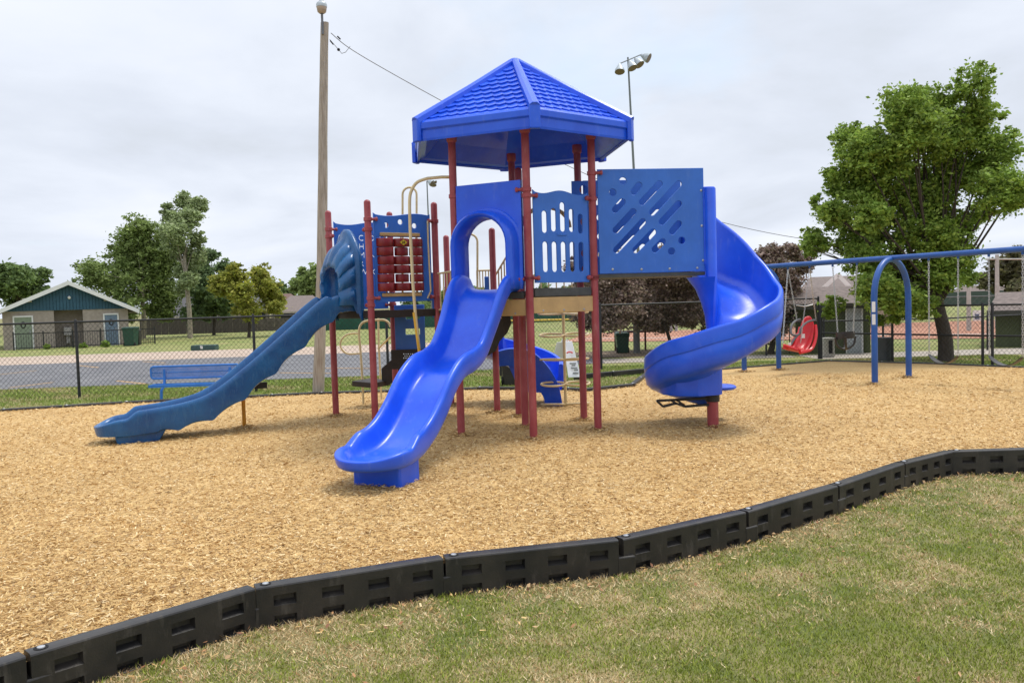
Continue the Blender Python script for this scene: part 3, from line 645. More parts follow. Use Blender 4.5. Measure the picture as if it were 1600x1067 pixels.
sect = [(-.93, 0, -.05), (-1.0, .2, 0), (-1.03, .75, 0), (-1.02, .93, 0), (-.95, 1.0, 0), (-.86, .99, 0), (-.79, .88, 0), (-.74, .55, 0), (-.68, .18, .0), (-.58, .03, 0), (-.3, .0, -.004), (0, 0, -.008),
        (.3, .0, -.004), (.58, .03, 0), (.68, .18, .0), (.74, .55, 0), (.79, .88, 0), (.86, .99, 0), (.95, 1.0, 0), (1.02, .93, 0), (1.03, .75, 0), (1.0, .2, 0), (.93, 0, -.05), (.5, 0, -.045), (0, 0, -.05), (-.5, 0, -.045)]
M1 = (pD + pE) / 2; EX = G(556, 738, .2); D1 = Vector((EX.x - M1.x, EX.y - M1.y, 0)); L1 = D1.length
prof1 = [(-.02, 1.87), (.18, 1.86), (.38, 1.73), (.66, 1.38), (.95, 1.09), (1.22, .985), (1.50, .93), (1.75, .79), (2.0, .56), (2.25, .38), (2.5, .275), (2.78, .238), (L1 - .34, .235)]
def w1(s):
    sm = lambda t: max(0, min(1, t)) ** 2 * (3 - 2 * max(0, min(1, t)))
    return .335 + .05 * (1 - sm((s - .15) / .7)) + (W0 - .335) * sm((s - L1 + .95) / .6)
def rim1(s):
    if s < .3: return .17 + s * .2
    if s > L1 - .62: t = min(1, (s - L1 + .62) / .26); return .225 - .09 * t * t * (3 - 2 * t)
    return .225
g, R1 = chute('wave_slide', M1, D1, prof1, sect, royal, PS, w1, rim1)
def weld(o, d=.004):
    bm = bmesh.new(); bm.from_mesh(o.data); bmesh.ops.remove_doubles(bm, verts=bm.verts, dist=d); bmesh.ops.recalc_face_normals(bm, faces=bm.faces); bm.to_mesh(o.data); bm.free(); return o
def endcap(g, P0, dirv, sc_end, zb, sect, w, hs, hf, und=-.05):
    d = Vector(dirv).normalized(); lat = Vector((-d.y, d.x, 0)); C = Vector((P0[0], P0[1], 0)) + d * sc_end
    prof_ = [(a, b, u) for a, b, u in sect if a >= 0]
    rings = []
    for k in range(29):
        th = -PI / 2 + PI * k / 28; h = hf + (hs - hf) * abs(math.sin(th)) ** 3; e_ = d * math.cos(th) + lat * math.sin(th); drop = .0
        rings.append([C + e_ * (a * w) + Vector((0, 0, zb + b * h + (u(sc_end) if callable(u) else u))) for a, b, u in prof_])
    g.loft(rings, False)
CE = L1 - .34
g, R1 = chute('wave_slide', M1, D1, prof1, sect, royal, PS, w1, rim1, taper_end=0)
endcap(g, M1, D1, CE, .235, sect, W0, .135, .07)
sl1 = weld(g.build('wave_slide', royal, PS, smooth=True, angle=75)); m_ = sl1.modifiers.new('s', 'SUBSURF'); m_.levels = 1; m_.render_levels = 1
# front roll-over lip
dn = D1.normalized(); lt = Vector((-dn.y, dn.x, 0))
def base_pt(s, a, z): return Vector((M1.x, M1.y, 0)) + dn * s + lt * a + Vector((0, 0, z))
g = MB(); s0, s1 = L1 - .72, L1 - .35
for (sa, sb, wa) in ((s0, s0 + .14, .26), (s0 + .18, s1, .26)):
    g.loft([[base_pt(sa - .02, -wa * .93, -.03), base_pt(sb, -wa * .93, -.03), base_pt(sb, wa * .93, -.03), base_pt(sa - .02, wa * .93, -.03)], [base_pt(sa + .02, -wa, .26), base_pt(sb + .02, -wa, .22), base_pt(sb + .02, wa, .22), base_pt(sa + .02, wa, .26)]], True, True)
g.loft([[base_pt(s0, -.26, -.03), base_pt(s1, -.26, -.03), base_pt(s1, .26, -.03), base_pt(s0, .26, -.03)], [base_pt(s0, -.26, .24), base_pt(s1, -.26, .22), base_pt(s1, .26, .22), base_pt(s0, .26, .24)]], True, True)
g.build('slide_foot', royal, sl1, bevel=.015)
# ---- arched hood over the front slide
de = (pE - pD).normalized(); Wp = (pE - pD).length - .12; hz0, hz1 = 1.90, ztop(pE, 816, 281); outn = Vector((de.y, -de.x, 0))
oh = pD + de * .055
def arch(r, zc, zb, n=18, wsc=1.0):                    # inverted U: list of (u, z)
    L_ = [(-r * wsc, zb)] + [(-r * wsc, zb + (zc - zb) * k / 4) for k in range(1, 4)]
    L_ += [(-r * wsc * math.cos(PI * k / n), zc + r * math.sin(PI * k / n)) for k in range(n + 1)]
    return L_ + [(r * wsc, zb + (zc - zb) * k / 4) for k in (3, 2, 1)] + [(r * wsc, zb)]
g = MB(); mu = Wp / 2; ac = 2.41; zb_ = 1.86
O2 = [(-mu, hz0)] + [(-mu, hz0 + (hz1 - hz0) * k / 3) for k in range(1, 3)] 
rings = []
def ring(r, n_off, zc=ac, zb=zb_, tilt=0, wsc=1.0): return [oh + de * (mu + u) + outn * (n_off) + Vector((0, 0, z)) for u, z in arch(r, zc, zb, wsc=wsc)]
NA = len(arch(.3, 2, 1))
def outer_sq():
    pts = []
    for u, z in arch(.45, ac, hz0):
        if z <= ac + 1e-6: pts.append((math.copysign(mu, u), max(z, hz0)))
        else:
            a = math.atan2(z - ac, u); H_ = hz1 - ac; t = min(mu / max(1e-6, abs(math.cos(a))), H_ / max(1e-6, math.sin(a))); pts.append((t * math.cos(a), ac + t * math.sin(a)))
    return [oh + de * (mu + u) + Vector((0, 0, z)) for u, z in pts]
sq = outer_sq()
rings = [[q - outn * .02 for q in sq], [q + outn * .035 for q in sq], ring(.475, .04, wsc=.97), ring(.468, .065, wsc=.96), ring(.448, .072, wsc=.96), ring(.435, .072, wsc=.96), ring(.43, .11, wsc=.97), ring(.43, .18, wsc=.98), ring(.425, .25), ring(.41, .30), ring(.385, .325), ring(.358, .31), ring(.343, .27), ring(.338, .12), ring(.335, -.04), ring(.345, -.05)]
# flare: lower part of the hood leans further out on the uphill side
g.loft(rings, closed=False); hood = g.build('slide_hood', royal, PS, smooth=True, angle=50); m_ = hood.modifiers.new('s', 'SOLIDIFY'); m_.thickness = .006
for z in (hz0 + .08, hz1 - .12): clamp(pE, z, -de + outn * .5, hood); clamp(pD, z, de, hood)

# ---- side slide (weathered blue) from the A-B side
MA = (pA + pB) / 2; EX2 = G(152, 679, .12); D2 = Vector((EX2.x - MA.x, EX2.y - MA.y, 0)); L2 = D2.length; dA = (pB - pA).normalized()
prof2 = [(-.02, 1.70), (.22, 1.69), (.45, 1.55), (.9, 1.17), (1.35, .80), (1.75, .50), (2.05, .33), (2.35, .245), (2.7, .195), (3.0, .172), (L2 - .31, .17)]
def rim2(s):
    if s < .3: return .20
    if s > L2 - .52: t = min(1, (s - L2 + .52) / .20); return .26 - .10 * t * t * (3 - 2 * t)
    return .26
def scal(s): return -.055 - .10 * (1 - abs(math.sin(s * 7.5))) if .25 < s < L2 - .75 else (-.05 if s > L2 - .3 else -.09)
sect2 = [(-.96, 0, scal), (-1.0, .2, 0), (-1.02, .6, 0), (-1.03, .85, 0), (-.97, .98, 0), (-.9, 1.0, 0), (-.82, .94, 0), (-.76, .6, 0), (-.70, .2, 0), (-.58, .03, 0), (-.3, 0, 0), (0, 0, 0),
         (.3, 0, 0), (.58, .03, 0), (.70, .2, 0), (.76, .6, 0), (.82, .94, 0), (.9, 1.0, 0), (.97, .98, 0), (1.03, .85, 0), (1.02, .6, 0), (1.0, .2, 0), (.96, 0, scal), (.8, 0, -.05), (0, 0, -.05), (-.8, 0, -.05)]
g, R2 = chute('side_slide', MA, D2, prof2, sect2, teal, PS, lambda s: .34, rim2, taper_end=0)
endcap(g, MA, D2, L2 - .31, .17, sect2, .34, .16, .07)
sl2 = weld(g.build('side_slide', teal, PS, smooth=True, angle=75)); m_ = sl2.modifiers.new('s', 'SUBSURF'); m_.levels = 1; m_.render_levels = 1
dn2 = D2.normalized(); lt2 = Vector((-dn2.y, dn2.x, 0))
def bp2(s, a, z): return Vector((MA.x, MA.y, 0)) + dn2 * s + lt2 * a + Vector((0, 0, z))
g = MB(); g.loft([[bp2(L2 - .72, -.26, -.03), bp2(L2 - .24, -.26, -.03), bp2(L2 - .24, .26, -.03), bp2(L2 - .72, .26, -.03)], [bp2(L2 - .86, -.29, .2), bp2(L2 - .2, -.27, .1), bp2(L2 - .2, .27, .1), bp2(L2 - .86, .29, .2)]], True, True); g.build('slide_foot', teal, sl2, bevel=.02)
sp_ = G(382, 668); 
g = MB(); g.lathe(sp_, [(.028, -.03), (.028, .62)], 12); g.build('support_pole', orange, sl2, smooth=True)
g = MB(); g.bar(sp_ + Vector((-.05, .0, .60)), sp_ + Vector((.32, .12, .60)), .06, .09); g.build('support_bracket', blackpt, sl2, bevel=.005)
# fan-shaped hood
hu = Vector((dA.x, dA.y, 0)); hn = Vector((hu.y, -hu.x, 0))
if hn.dot(D2) < 0: hn = -hn
LA = (pB - pA).length; oc = pA + hu * (LA / 2); hz = 1.60; zc2 = 2.18; rings = []; NN = 144
zpk = ztop(oc, 543, 341)
def fring(r, noff, flute, zc, rise=1.0, zb=hz + .12, peak=0):
    out = []
    for k in range(NN + 1):
        t = k / NN
        if t < .2: u, z = -1, zb + (zc - zb) * t / .2
        elif t > .8: u, z = 1, zb + (zc - zb) * (1 - t) / .2
        else:
            a = PI * (t - .2) / .6; u, z = -math.cos(a), zc + r * rise * math.sin(a)
        fl_ = 1 + flute * abs(math.sin(PI * 9 * t)); pk = peak * math.exp(-((t - .5) / .13) ** 2)
        q = oc + hu * (u * r * fl_) + hn * noff + Vector((0, 0, zc + (z - zc) * fl_ + pk if z > zc else z)); out.append(q)
    return out
rings = [fring(.44, .0, 0, zc2 + .12, 1.0, hz - .1, .12), fring(.44, .05, 0, zc2 + .12, 1.0, hz - .1, .12), fring(.42, .08, 0, zc2 + .10, 1.0, hz, .11), fring(.40, .10, .02, zc2 + .07, .98, hz, .07), fring(.40, .15, .13, zc2 + .04, 1.0), fring(.375, .22, .15, zc2, 1.0), fring(.35, .28, .15, zc2 - .05, .95), fring(.32, .32, .15, zc2 - .10, .9), fring(.29, .33, .08, zc2 - .12, .85), fring(.27, .30, .06, zc2 - .12, .82), fring(.30, .2, 0, zc2 - .02, .95), fring(.30, .02, 0, zc2, 1)]
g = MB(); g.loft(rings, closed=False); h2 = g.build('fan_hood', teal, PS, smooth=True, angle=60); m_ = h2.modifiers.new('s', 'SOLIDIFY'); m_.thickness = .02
for p, d_ in ((pA, hu), (pB, -hu)):
    clamp(p, zpk - .22, d_, h2); clamp(p, 1.72, d_, h2)

# ---- enclosed walkway to the spiral slide
dx = Vector((.995, .10, 0)).normalized(); dyv = (pG - pF).normalized()
q0 = pF + dx * .07; zb1 = VP(942, 428, q0, q0 + dx).z; zt1 = VP(935, 265, q0, q0 + dx).z
def uzb(x, y): q = VP(x, y, q0, q0 + dx); return ((q - q0).dot(dx), q.z - zb1)
W3 = uzb(1100, 340)[0]; H3 = zt1 - zb1
SL = [((984, 312), (999, 294)), ((998, 322), (1014, 299)), ((1019, 330), (1059, 288))]
px = [((990, 300), (998, 290)), ((1003, 316), (1030, 288)), ((1019, 332), (1060, 288)),
      ((961, 328), (972, 316)), ((962, 360), (989, 331)), ((963, 391), (1004, 347)), ((993, 391), (1020, 363)), ((1023, 390), (1035, 378)),
      ((1034, 347), (1060, 319)), ((1050, 362), (1060, 350))]
holes = [slot(*uzb(*a), *uzb(*b), .042) for a, b in px] + [circ(*uzb(x, y), .046) for x, y in ((973, 283), (957, 301), (1065, 376), (1049, 393))]
sidep = panel('walkway_side', rect(0, 0, W3, H3), holes, Vector((q0.x, q0.y, zb1)), dx, .024, panelb, PS)
q1 = pG + dx * .07 - Vector((0, .0, 0)); side2 = panel('walkway_side', rect(0, 0, W3, H3), holes, Vector((q1.x, q1.y, zb1)), dx, .024, panelb, PS)
side2_end = None
g = MB(); zz3 = zb1 - .02; cs = [q0 + dx * -.05, q0 + dx * (W3), q1 + dx * (W3), q1 + dx * -.05]
g.loft([[c + Vector((0, 0, z)) for c in cs] for z in (zb1 - .05, zb1 - .004)], True, True); g.build('walkway_floor', deckm, PS)
n_ = Vector((dx.y, -dx.x, 0))
for i, (x, y) in enumerate(((957, 421), (1002, 421), (1046, 420), (1089, 419), (1095, 298), (1096, 353), (1098, 407))):
    u, z = uzb(x, y); c = q0 + dx * u + n_ * .012 + Vector((0, 0, z + zb1)); g = MB(); g.tube([c, c + n_ * .006, c + n_ * .01], .014, 10, rr=[.017, .015, .006]); g.build('bolt', steel, sidep, smooth=True)
clamp(pF, ztop(pF, 923, 271), dx + n_ * .4, sidep); clamp(pF, ztop(pF, 930, 434), -dx + n_ * .3, sidep)
# pierced riser between tower and walkway (seen edge-on behind the post)
hh = [circ(.5 * .2 + .0, .12 + .2 * k, .045) for k in range(6)]
for k in range(1): panel('pierced_board', rect(0, 0, .26, H3 - .02), [circ(.17, .10 + .22 * k, .06) for k in range(6)], Vector((pG.x - .10, pG.y - .12, zb1 + .0)), dx, .02, panelb, PS)

# ---- spiral slide
sc_ = Vector((2.635, 10.92, 0)); base = Vector((2.58, 10.75, 0))
g = MB(); g.lathe(base, [(.073, -.05), (.073, .44)], 22); spr = g.build('spiral_post', post_m, PS, smooth=True)
def interp(x, P):
    for (a, b), (c, d_) in zip(P, P[1:]):
        if x <= c or (c, d_) == P[-1]: t = max(0, min(1, (x - a) / (c - a))); t = t * t * (3 - 2 * t) * .35 + t * .65; return b + (d_ - b) * t
RO = .895
A0, A1 = -4, 370                                      # turned angle, clockwise from north
bedP = [(-20, 1.98), (0, 1.96), (45, 1.76), (90, 1.42), (135, 1.18), (180, .95), (225, .76), (270, .58), (320, .46), (370, .42)]
rimP = [(-20, 1.12), (0, 1.08), (30, .84), (60, .56), (90, .44), (180, .43), (225, .43), (270, .38), (330, .25), (370, .08)]
rings = []; nst = 66
for i in range(nst + 1):
    a = A0 + (A1 - A0) * i / nst; th = rad(90 - a); zbed = interp(a, bedP); rim = interp(a, rimP)
    ex = Vector((math.cos(th), math.sin(th), 0)); ro = RO * (1 if a < 300 else 1 - .1 * (a - 300) / 70)
    P_ = [(.075, rim * .6 if rim < .5 else .35), (.085, .10), (.15, .015), (.40, -.01), (.62, .02), (.74, .07), (.795, .18), (.81, rim - .05), (.825, rim - .01), (.85, rim), (.875, rim - .012), (.885, rim - .04), (.888, rim - .19), (.887, rim - .198), (.871, rim - .206), (.871, rim - .214), (.882, rim - .24), (.876, rim * .22), (.86, -.01), (.80, -.07), (.62, -.13), (.35, -.19), (.09, -.22), (.055, .0)]
    rings.append([sc_ + ex * (r * ro / .885) + Vector((0, 0, zbed + z)) for r, z in P_])
g = MB(); g.loft(rings, True, True); spl = g.build('spiral_slide', royal, PS, smooth=True, angle=62)
g = MB(); g.lathe(sc_, [(.075, .50), (.075, 3.1), (.06, 3.12)], 22); g.build('centre_column', royal, spl, smooth=True)
g = MB(); rings = []
for z, r in ((1.25, .078), (1.45, .095), (1.62, .14), (1.80, .21), (1.95, .32)):
    rings.append([sc_ + Vector((r * math.cos(rad(95 + 170 * k / 14)), r * math.sin(rad(95 + 170 * k / 14)), z)) for k in range(15)])
g.loft(rings, False); g.build('entry_underside', royal, spl, smooth=True)
# entry hood flange: folded panel at the end of the walkway
zf0 = VP(1100, 425, q0, q0 + dx).z
ef = q0 + dx * (W3 + .005); fl0 = ztop(ef, 1106, 414); fl1 = ztop(ef, 1106, 292)
g = MB(); rings = []
for z in (fl0, fl1 - .05, fl1):
    k = 1 if z < fl1 - .01 else .86
    rings.append([ef + dx * a * k + n_ * b + Vector((0, 0, z)) for a, b in ((-.02, .03), (.06, .045), (.14, .03), (.17, -.03), (.17, -.14), (.13, -.16), (-.0, -.16), (-.02, -.1))])
g.loft(rings, True, True); g.build('entry_flange', royal, spl, bevel=.015)
g = MB(); q2 = q1 + dx * (W3 + .02)
g.loft([[q2 + dx * a + n_ * b + Vector((0, 0, z)) for a, b in ((-.02, .1), (.17, .1), (.17, -.04), (-.02, -.04))] for z in (fl0, fl1)], True, True); g.build('entry_flange', royal, spl, bevel=.02)
# skirt under the run-out
g = MB(); rings = []
for z, q in ((.44, .96), (.47, 1.0), (.60, 1.02), (.85, 1.04)):
    rg = []
    for k in range(25):
        a = rad(-68 - 190 * k / 24); rr_ = .60 * q
        rg.append(Vector((sc_.x - .12 + rr_ * 1.08 * math.cos(a), sc_.y + rr_ * math.sin(a), z)))
    rings.append(rg)
g.loft(rings, False); 
g = MB()
def skirt(z, q): return [sc_ + Vector((x * q, y * q, z if y < -.1 or z < .6 else .56)) for x, y in ((.04, -.30), (-.02, -.36), (-.30, -.46), (-.55, -.38), (-.70, -.15), (-.72, .2), (-.5, .5), (-.1, .62), (.04, .55))]
g.loft([skirt(.44, .98), skirt(.46, 1.0), skirt(.60, 1.03), skirt(.88, 1.05)], True, True); g.build('exit_skirt', royal, spl, smooth=True, bevel=.03, angle=35)
ex_ = Vector((2.85, 11.5, 0)); g = MB(); g.lathe(ex_ + Vector((0, 0, .44)), [(.10, -.03), (.21, -.03), (.235, -.01), (.235, .012), (.20, .03), (.10, .025)], 22); g.build('exit_lip', royal, spl, smooth=True)
# black bracket
zbk = .40
g = MB(); pth = [(1128, 631), (1103, 625)]
g.lathe(base, [(.09, .34), (.09, .47), (.075, .475)], 20)
bk = lambda x, y: VP(x, y, (base.x, base.y - .02), (base.x + 1, base.y - .02))
for a, b in (((1110, 622), (1026, 626)), ((1026, 626), (1036, 635)), ((1036, 635), (1056, 630)), ((1056, 630), (1070, 635)), ((1070, 635), (1108, 632)), ((1056, 624), (1070, 634)), ((1048, 625), (1056, 630))): g.bar(bk(*a), bk(*b), .05, .028)
g.build('bracket', blackpt, spl, bevel=.004)

# ---- second spiral slide behind the tower
c2 = Vector((-.05, 13.75, 0)); rings = []
for i in range(41):
    a = 20 + 190 * i / 40; t = i / 40; th = rad(150 - a); th = rad(200 - 1.0 * (a)) ; zbed = 1.15 - .85 * t ** .8
    ex = Vector((math.cos(th), math.sin(th), 0)); rim = .36
    rings.append([c2 + ex * r + Vector((0, 0, zbed + z)) for r, z in ((.1, .2), (.12, .02), (.5, 0), (.72, .05), (.8, .15), (.82, rim), (.86, rim + .01), (.90, rim - .02), (.90, .1), (.85, -.06), (.5, -.1), (.1, -.08))])
g = MB(); g.loft(rings, True, True); g.build('rear_curved_slide', royal, PS, smooth=True, angle=60)
def pxpath(L_, Y): return [DP(x, y, Y) for x, y in L_]
g = MB(); pr = pxpath([(776, 548), (800, 543), (830, 548), (855, 570), (872, 600), (879, 632)], 13.4); pr2 = pxpath([(780, 572), (800, 572), (822, 585), (840, 606), (850, 622), (852, 640)], 13.6)
mid_ = [a.lerp(b, .5) + Vector((0, .18, -.06)) for a, b in zip(pr, pr2)]
A_ = catmull(pr, 5); B_ = catmull([Vector((q.x, q.y, max(0.0, q.z))) for q in pr2], 5); C_ = [a + Vector((-.02, .7, .0)) for a in A_]
g = MB(); rings = []
for a, b, c in zip(A_, B_, C_): rings.append([a, a + Vector((0, -.03, -.02)), b + Vector((0, -.03, 0)), b, b + Vector((0, .5, -.02)), c, c + Vector((0, .03, -.0)), b + Vector((0, .55, .05)), b + Vector((0, .1, .05)), a + Vector((0, .04, -.02))])
g.loft(rings, True, True); g.build('rear_slide_rim', royal, PS, smooth=True, angle=50)

# ---- pole arch with hoop, hand loops, rails
def tubeobj(name, pts, r, mat, parent=PS, n=10): g = MB(); g.tube(pts, r, n); return g.build(name, mat, parent, smooth=True)
YP = 10.75
tops = pxpath([(706, 277), (690, 277), (668, 279), (652, 285), (643, 298), (640, 315), (641, 360), (645, 440), (649, 490), (655, 547), (658, 585), (661, 640)], YP); tops = [tops[0], tops[1], tops[2]] + catmull(tops[2:7], 5)[1:] + tops[7:]
tubeobj('fire_pole', tops, .021, cream)
g = MB(); g.tube(pxpath([(647, 488), (655, 547), (658, 590)], YP - .001), .0215, 10); g.build('worn_pole_section', yellow, PS, smooth=True)
def hoop(x0, x1, ytop, y1, Y, name='hand_hoop', r=.018, x0b=None, x1b=None):
    rad_ = (x1 - x0) / 2; P_ = [(x0 if x0b is None else x0b, y1)]; P_ += [(x0 + rad_ - rad_ * math.cos(PI * k / 10), ytop + rad_ - rad_ * math.sin(PI * k / 10)) for k in range(11)]; P_ += [(x1 if x1b is None else x1b, y1)]
    return tubeobj(name, pxpath(P_, Y), r, cream)
hoop(629, 651, 293, 470, 13.9); hoop(722, 746, 366, 475, 13.6)
tubeobj('hand_hoop', pxpath([(668, 345), (669, 380), (671, 420), (673, 455), (668, 466)], 12.4), .012, cream)
# baluster railings
def railing(a, b, z0, z1, n, Y=None, nm='railing', m=cream):
    g = MB(); A_ = Vector(a); B_ = Vector(b)
    g.tube([A_ + Vector((0, 0, z1)), B_ + Vector((0, 0, z1))], .014, 8)
    g.tube([A_ + Vector((0, 0, z0)), B_ + Vector((0, 0, z0))], .012, 8)
    for k in range(n): q = A_.lerp(B_, k / (n - 1)); g.tube([q + Vector((0, 0, z0)), q + Vector((0, 0, z1))], .010, 8)
    return g.build(nm, m, PS, smooth=True)
railing(DP(745, 400, 13.7) * Vector((1, 1, 0)) if False else Vector((DP(745, 430, 13.7).x, 13.7, 0)), Vector((DP(768, 430, 13.7).x, 13.7, 0)), ZL, DP(745, 423, 13.7).z, 6)
railing(Vector((DP(682, 430, 12.6).x, 12.6, 0)), Vector((DP(716, 430, 11.5).x, 11.5, 0)), ZL, DP(685, 428, 12.6).z, 7)
g = MB()
for x in (676, 681): pass
g.bar(Vector((DP(677, 430, 12.9).x, 12.9, 1.5)), Vector((DP(677, 430, 12.9).x, 12.9, DP(677, 426, 12.9).z)), .06, .03); g.build('railing_frame', panelb, PS)
A_ = DP(770, 437, 13.0); B_ = DP(792, 400, 13.0); g = MB(); g.tube([A_, B_], .015, 8)
for k in range(6): q = A_.lerp(B_, k / 5); g.tube([q, Vector((q.x, q.y, ZL))], .011, 8)
g.build('stair_railing', cream, PS, smooth=True)
g = MB(); q = DP(761, 455, 12.95); g.box((q.x, q.y, 1.9), .07, .04, .42); g.build('railing_frame', panelb, PS, bevel=.01)
railing(Vector((.25, 13.1, 0)), Vector((1.05, 12.6, 0)), ZL + .1, ZD + .28, 8)
# far-side curved roof-like climber top (brown arc over the window board)
tubeobj('climber_hoop', [pG.lerp(pH, .5) + Vector((.35 * math.cos(t), 0, 2.75 + .30 * math.sin(t))) for t in [PI * k / 12 for k in range(13)]], .03, tan)
# blue slotted board under the small deck and brown stair parts
qa = DP(616, 485, 13.3); qb = DP(665, 545, 13.3); Wb = qb.x - qa.x; Hb = qa.z - qb.z
def uq(x, y): q = DP(x, y, 13.3); return (q.x - qa.x, q.z - qb.z)
panel('slotted_board', rect(0, 0, Wb, Hb + .08), [rect(*uq(634, 499), *uq(656, 489)), rect(*uq(634, 523), *uq(656, 513))], (qa.x, qa.y, qb.z), (1, 0, 0), .02, panelb, PS)
qc = DP(612, 577, 13.25); qd = DP(668, 545, 13.25)
def ud(x, y): q = DP(x, y, 13.25); return (q.x - qc.x, q.z - qc.z)
panel('pierced_step_board', rect(0, 0, qd.x - qc.x, qd.z - qc.z), [circ(*ud(631 + 3.4 * i + (1.7 if j % 2 else 0), 553 + j * 3.2), .011, 6) for i in range(6) for j in range(3)], qc, (1, 0, 0), .03, brownm, PS, bevel=.002)
g = MB(); P_ = [DP(x, y, 14.2) for x, y in ((564, 592), (598, 598), (612, 590), (612, 560), (596, 577), (595, 603), (564, 600))]
g.loft([[p for p in (DP(596, 576, 14.1), DP(614, 560, 14.1), DP(614, 598, 14.1), DP(597, 604, 14.1))], [p + Vector((0, .05, 0)) for p in (DP(596, 576, 14.1), DP(614, 560, 14.1), DP(614, 598, 14.1), DP(597, 604, 14.1))]], True, True); g.build('stair_stringer', brownm, PS)
g = MB(); a_ = DP(564, 597, 14.2); b_ = DP(597, 600, 14.0); g.bar(a_, b_, .5, .09); g.build('stair_tread', brownm, PS, bevel=.01)
g = MB(); a_ = DP(600, 575, 14.5); b_ = DP(625, 578, 14.5); g.bar(a_, b_, .3, .07); g.build('stair_tread', brownm, PS, bevel=.01)
def loopp(L_, Y, n=5): return catmull(pxpath(L_, Y), n)
tubeobj('stair_rail', loopp([(568, 634), (566, 590), (563, 545), (561, 523), (562, 511), (567, 504), (576, 501), (590, 500), (600, 500), (607, 504), (610, 511)], 14.4), .020, cream)
tubeobj('stair_rail_loop', loopp([(561, 521), (550, 521), (540, 524), (533, 532), (532, 541), (537, 549), (546, 553), (563, 552)], 14.4), .016, cream)
tubeobj('stair_rail', [DP(596, 624, 15.0), DP(594, 580, 15.0), DP(592, 545, 15.0), DP(591, 500, 15.0), DP(592, 491, 15.0), DP(596, 487, 15.0), DP(602, 485, 15.0)], .018, cream)
tubeobj('stair_rail', [DP(593, 543, 15.0), DP(612, 524, 14.6)], .017, cream)
# black moulded climber behind the front slide
g = MB(); O_ = [(762, 492), (797, 490), (799, 505), (793, 520), (781, 533), (775, 548), (762, 556), (752, 560), (745, 558), (756, 530)]
g.loft([pxpath(O_, 12.4), pxpath(O_, 12.9)], True, True); bc = g.build('moulded_steps', blackp, PS, bevel=.01)
g = MB()
for x, y in ((774, 496), (779, 494), (776, 500), (771, 503), (783, 497), (770, 498), (766, 515), (763, 540)): c = DP(x, y, 12.395); g.tube([c, c + Vector((0, -.004, 0))], .012, 8)
g.build('drain_holes', tan, bc)
# ---- leaf-ring climber
dc = G(884, 635); g = MB(); g.tube([dc + Vector((0, 0, -.03)), Vector((dc.x, dc.y, DP(878, 486, dc.y).z))], .024, 12); cl_ = g.build('climber_pole', cream, PS, smooth=True)
for i, (y, ang) in enumerate(((489, .15), (523, -.3), (562, .3), (599, -.3), (632, .35))):
    z = DP(880, y, dc.y).z; c = Vector((dc.x, dc.y, z))
    for s in (-1, 1):
        g = MB(); P_ = []
        L_ = .40
        for k in range(25):
            t = 2 * PI * k / 24; u = L_ * (1 - math.cos(t)) / 2; w = .17 * math.sin(t) * (.6 + .4 * math.sin(t / 2) ** 2)
            P_.append(c + Vector((s * (u * math.cos(ang) - w * math.sin(ang)), u * math.sin(ang) * .9 + w * math.cos(ang), .02 * math.sin(t) * (1 if i % 2 else -1) + s * u * .0)))
        g.tube(P_, .017, 8); g.build('foot_ring', cream, PS, smooth=True)
beam(Vector((dc.x, dc.y, 0)), Vector((pG.x, pG.y, 0)), DP(880, 490, dc.y).z - .015, DP(880, 490, dc.y).z + .015, cream, 'climber_bar', .0, .03)

# ================================================================== swings
s1, s2 = G(1367, 600), G(1420, 590); s3, s4 = G(1217, 578), G(1163, 581)
b2, b1 = (s1 + s2) / 2, (s3 + s4) / 2; bd = (b2 - b1).normalized(); bp_ = Vector((-bd.y, bd.x, 0)); bp_ = bp_ if bp_.x > 0 else -bp_
SWT = thing('swing_frame', 'long blue steel swing frame with arched legs and one straight top beam', 'swing frame', (b2.x, b2.y, 0))
BZ = VP(1340, 407, b1, b2).z
def legarch(c, half, bp_=bp_):
    a, b = c - bp_ * half, c + bp_ * half; top = BZ - .02; r = half
    P_ = [a + Vector((0, 0, -.05)), a + Vector((0, 0, top - r))] + [c - bp_ * r * math.cos(PI * k / 14) + Vector((0, 0, top - r + r * math.sin(PI * k / 14))) for k in range(1, 14)] + [b + Vector((0, 0, top - r)), b + Vector((0, 0, -.05))]
    g = MB(); g.tube(P_, .056, 16); return g.build('leg_arch', swingb, SWT, smooth=True)
hw = (s1 - s2).length / 2
la = legarch(b2, hw, (s2 - s1).normalized()); legarch(b1, (s3 - s4).length / 2, (s3 - s4).normalized()); b3 = b2 + (b2 - b1) * 1.05; legarch(b3, hw)
g = MB(); g.tube([b1 - bd * .15 + Vector((0, 0, BZ)), b3 + bd * .15 + Vector((0, 0, BZ))], .052, 16); g.build('top_beam', swingb, SWT, smooth=True)
q = s1.copy(); g = MB(); vw = (Vector((0, 0, 0)) - q); vw.z = 0; vw.normalize()
for z in (1.42, 1.19): g.box(q + vw * .0575 + Vector((-.01, 0, z)), .004, .06, .19, rz=math.atan2(vw.y, vw.x))
g.build('safety_sticker', signw, la)
chainm = M('chain_steel', (.50, .50, .50), .35, .1, metal=.6)
def chain(a, b, nm, parent, r=.007):
    g = MB(); L = (b - a).length; n = max(2, int(L / .045)); d = (b - a).normalized(); x = d.orthogonal().normalized(); y = d.cross(x)
    for k in range(n):
        c = a.lerp(b, (k + .5) / n); w = x if k % 2 else y; h = .030
        g.bar(c - d * h + w * .011, c + d * h + w * .011, .006, .006); g.bar(c - d * h - w * .011, c + d * h - w * .011, .006, .006); g.bar(c + d * h - w * .012, c + d * h + w * .012, .006, .006)
    return g.build(nm, chainm, parent)
def onbar(x, y): q = VP(x, y, b1, b2); return Vector((q.x, q.y, BZ - .09))
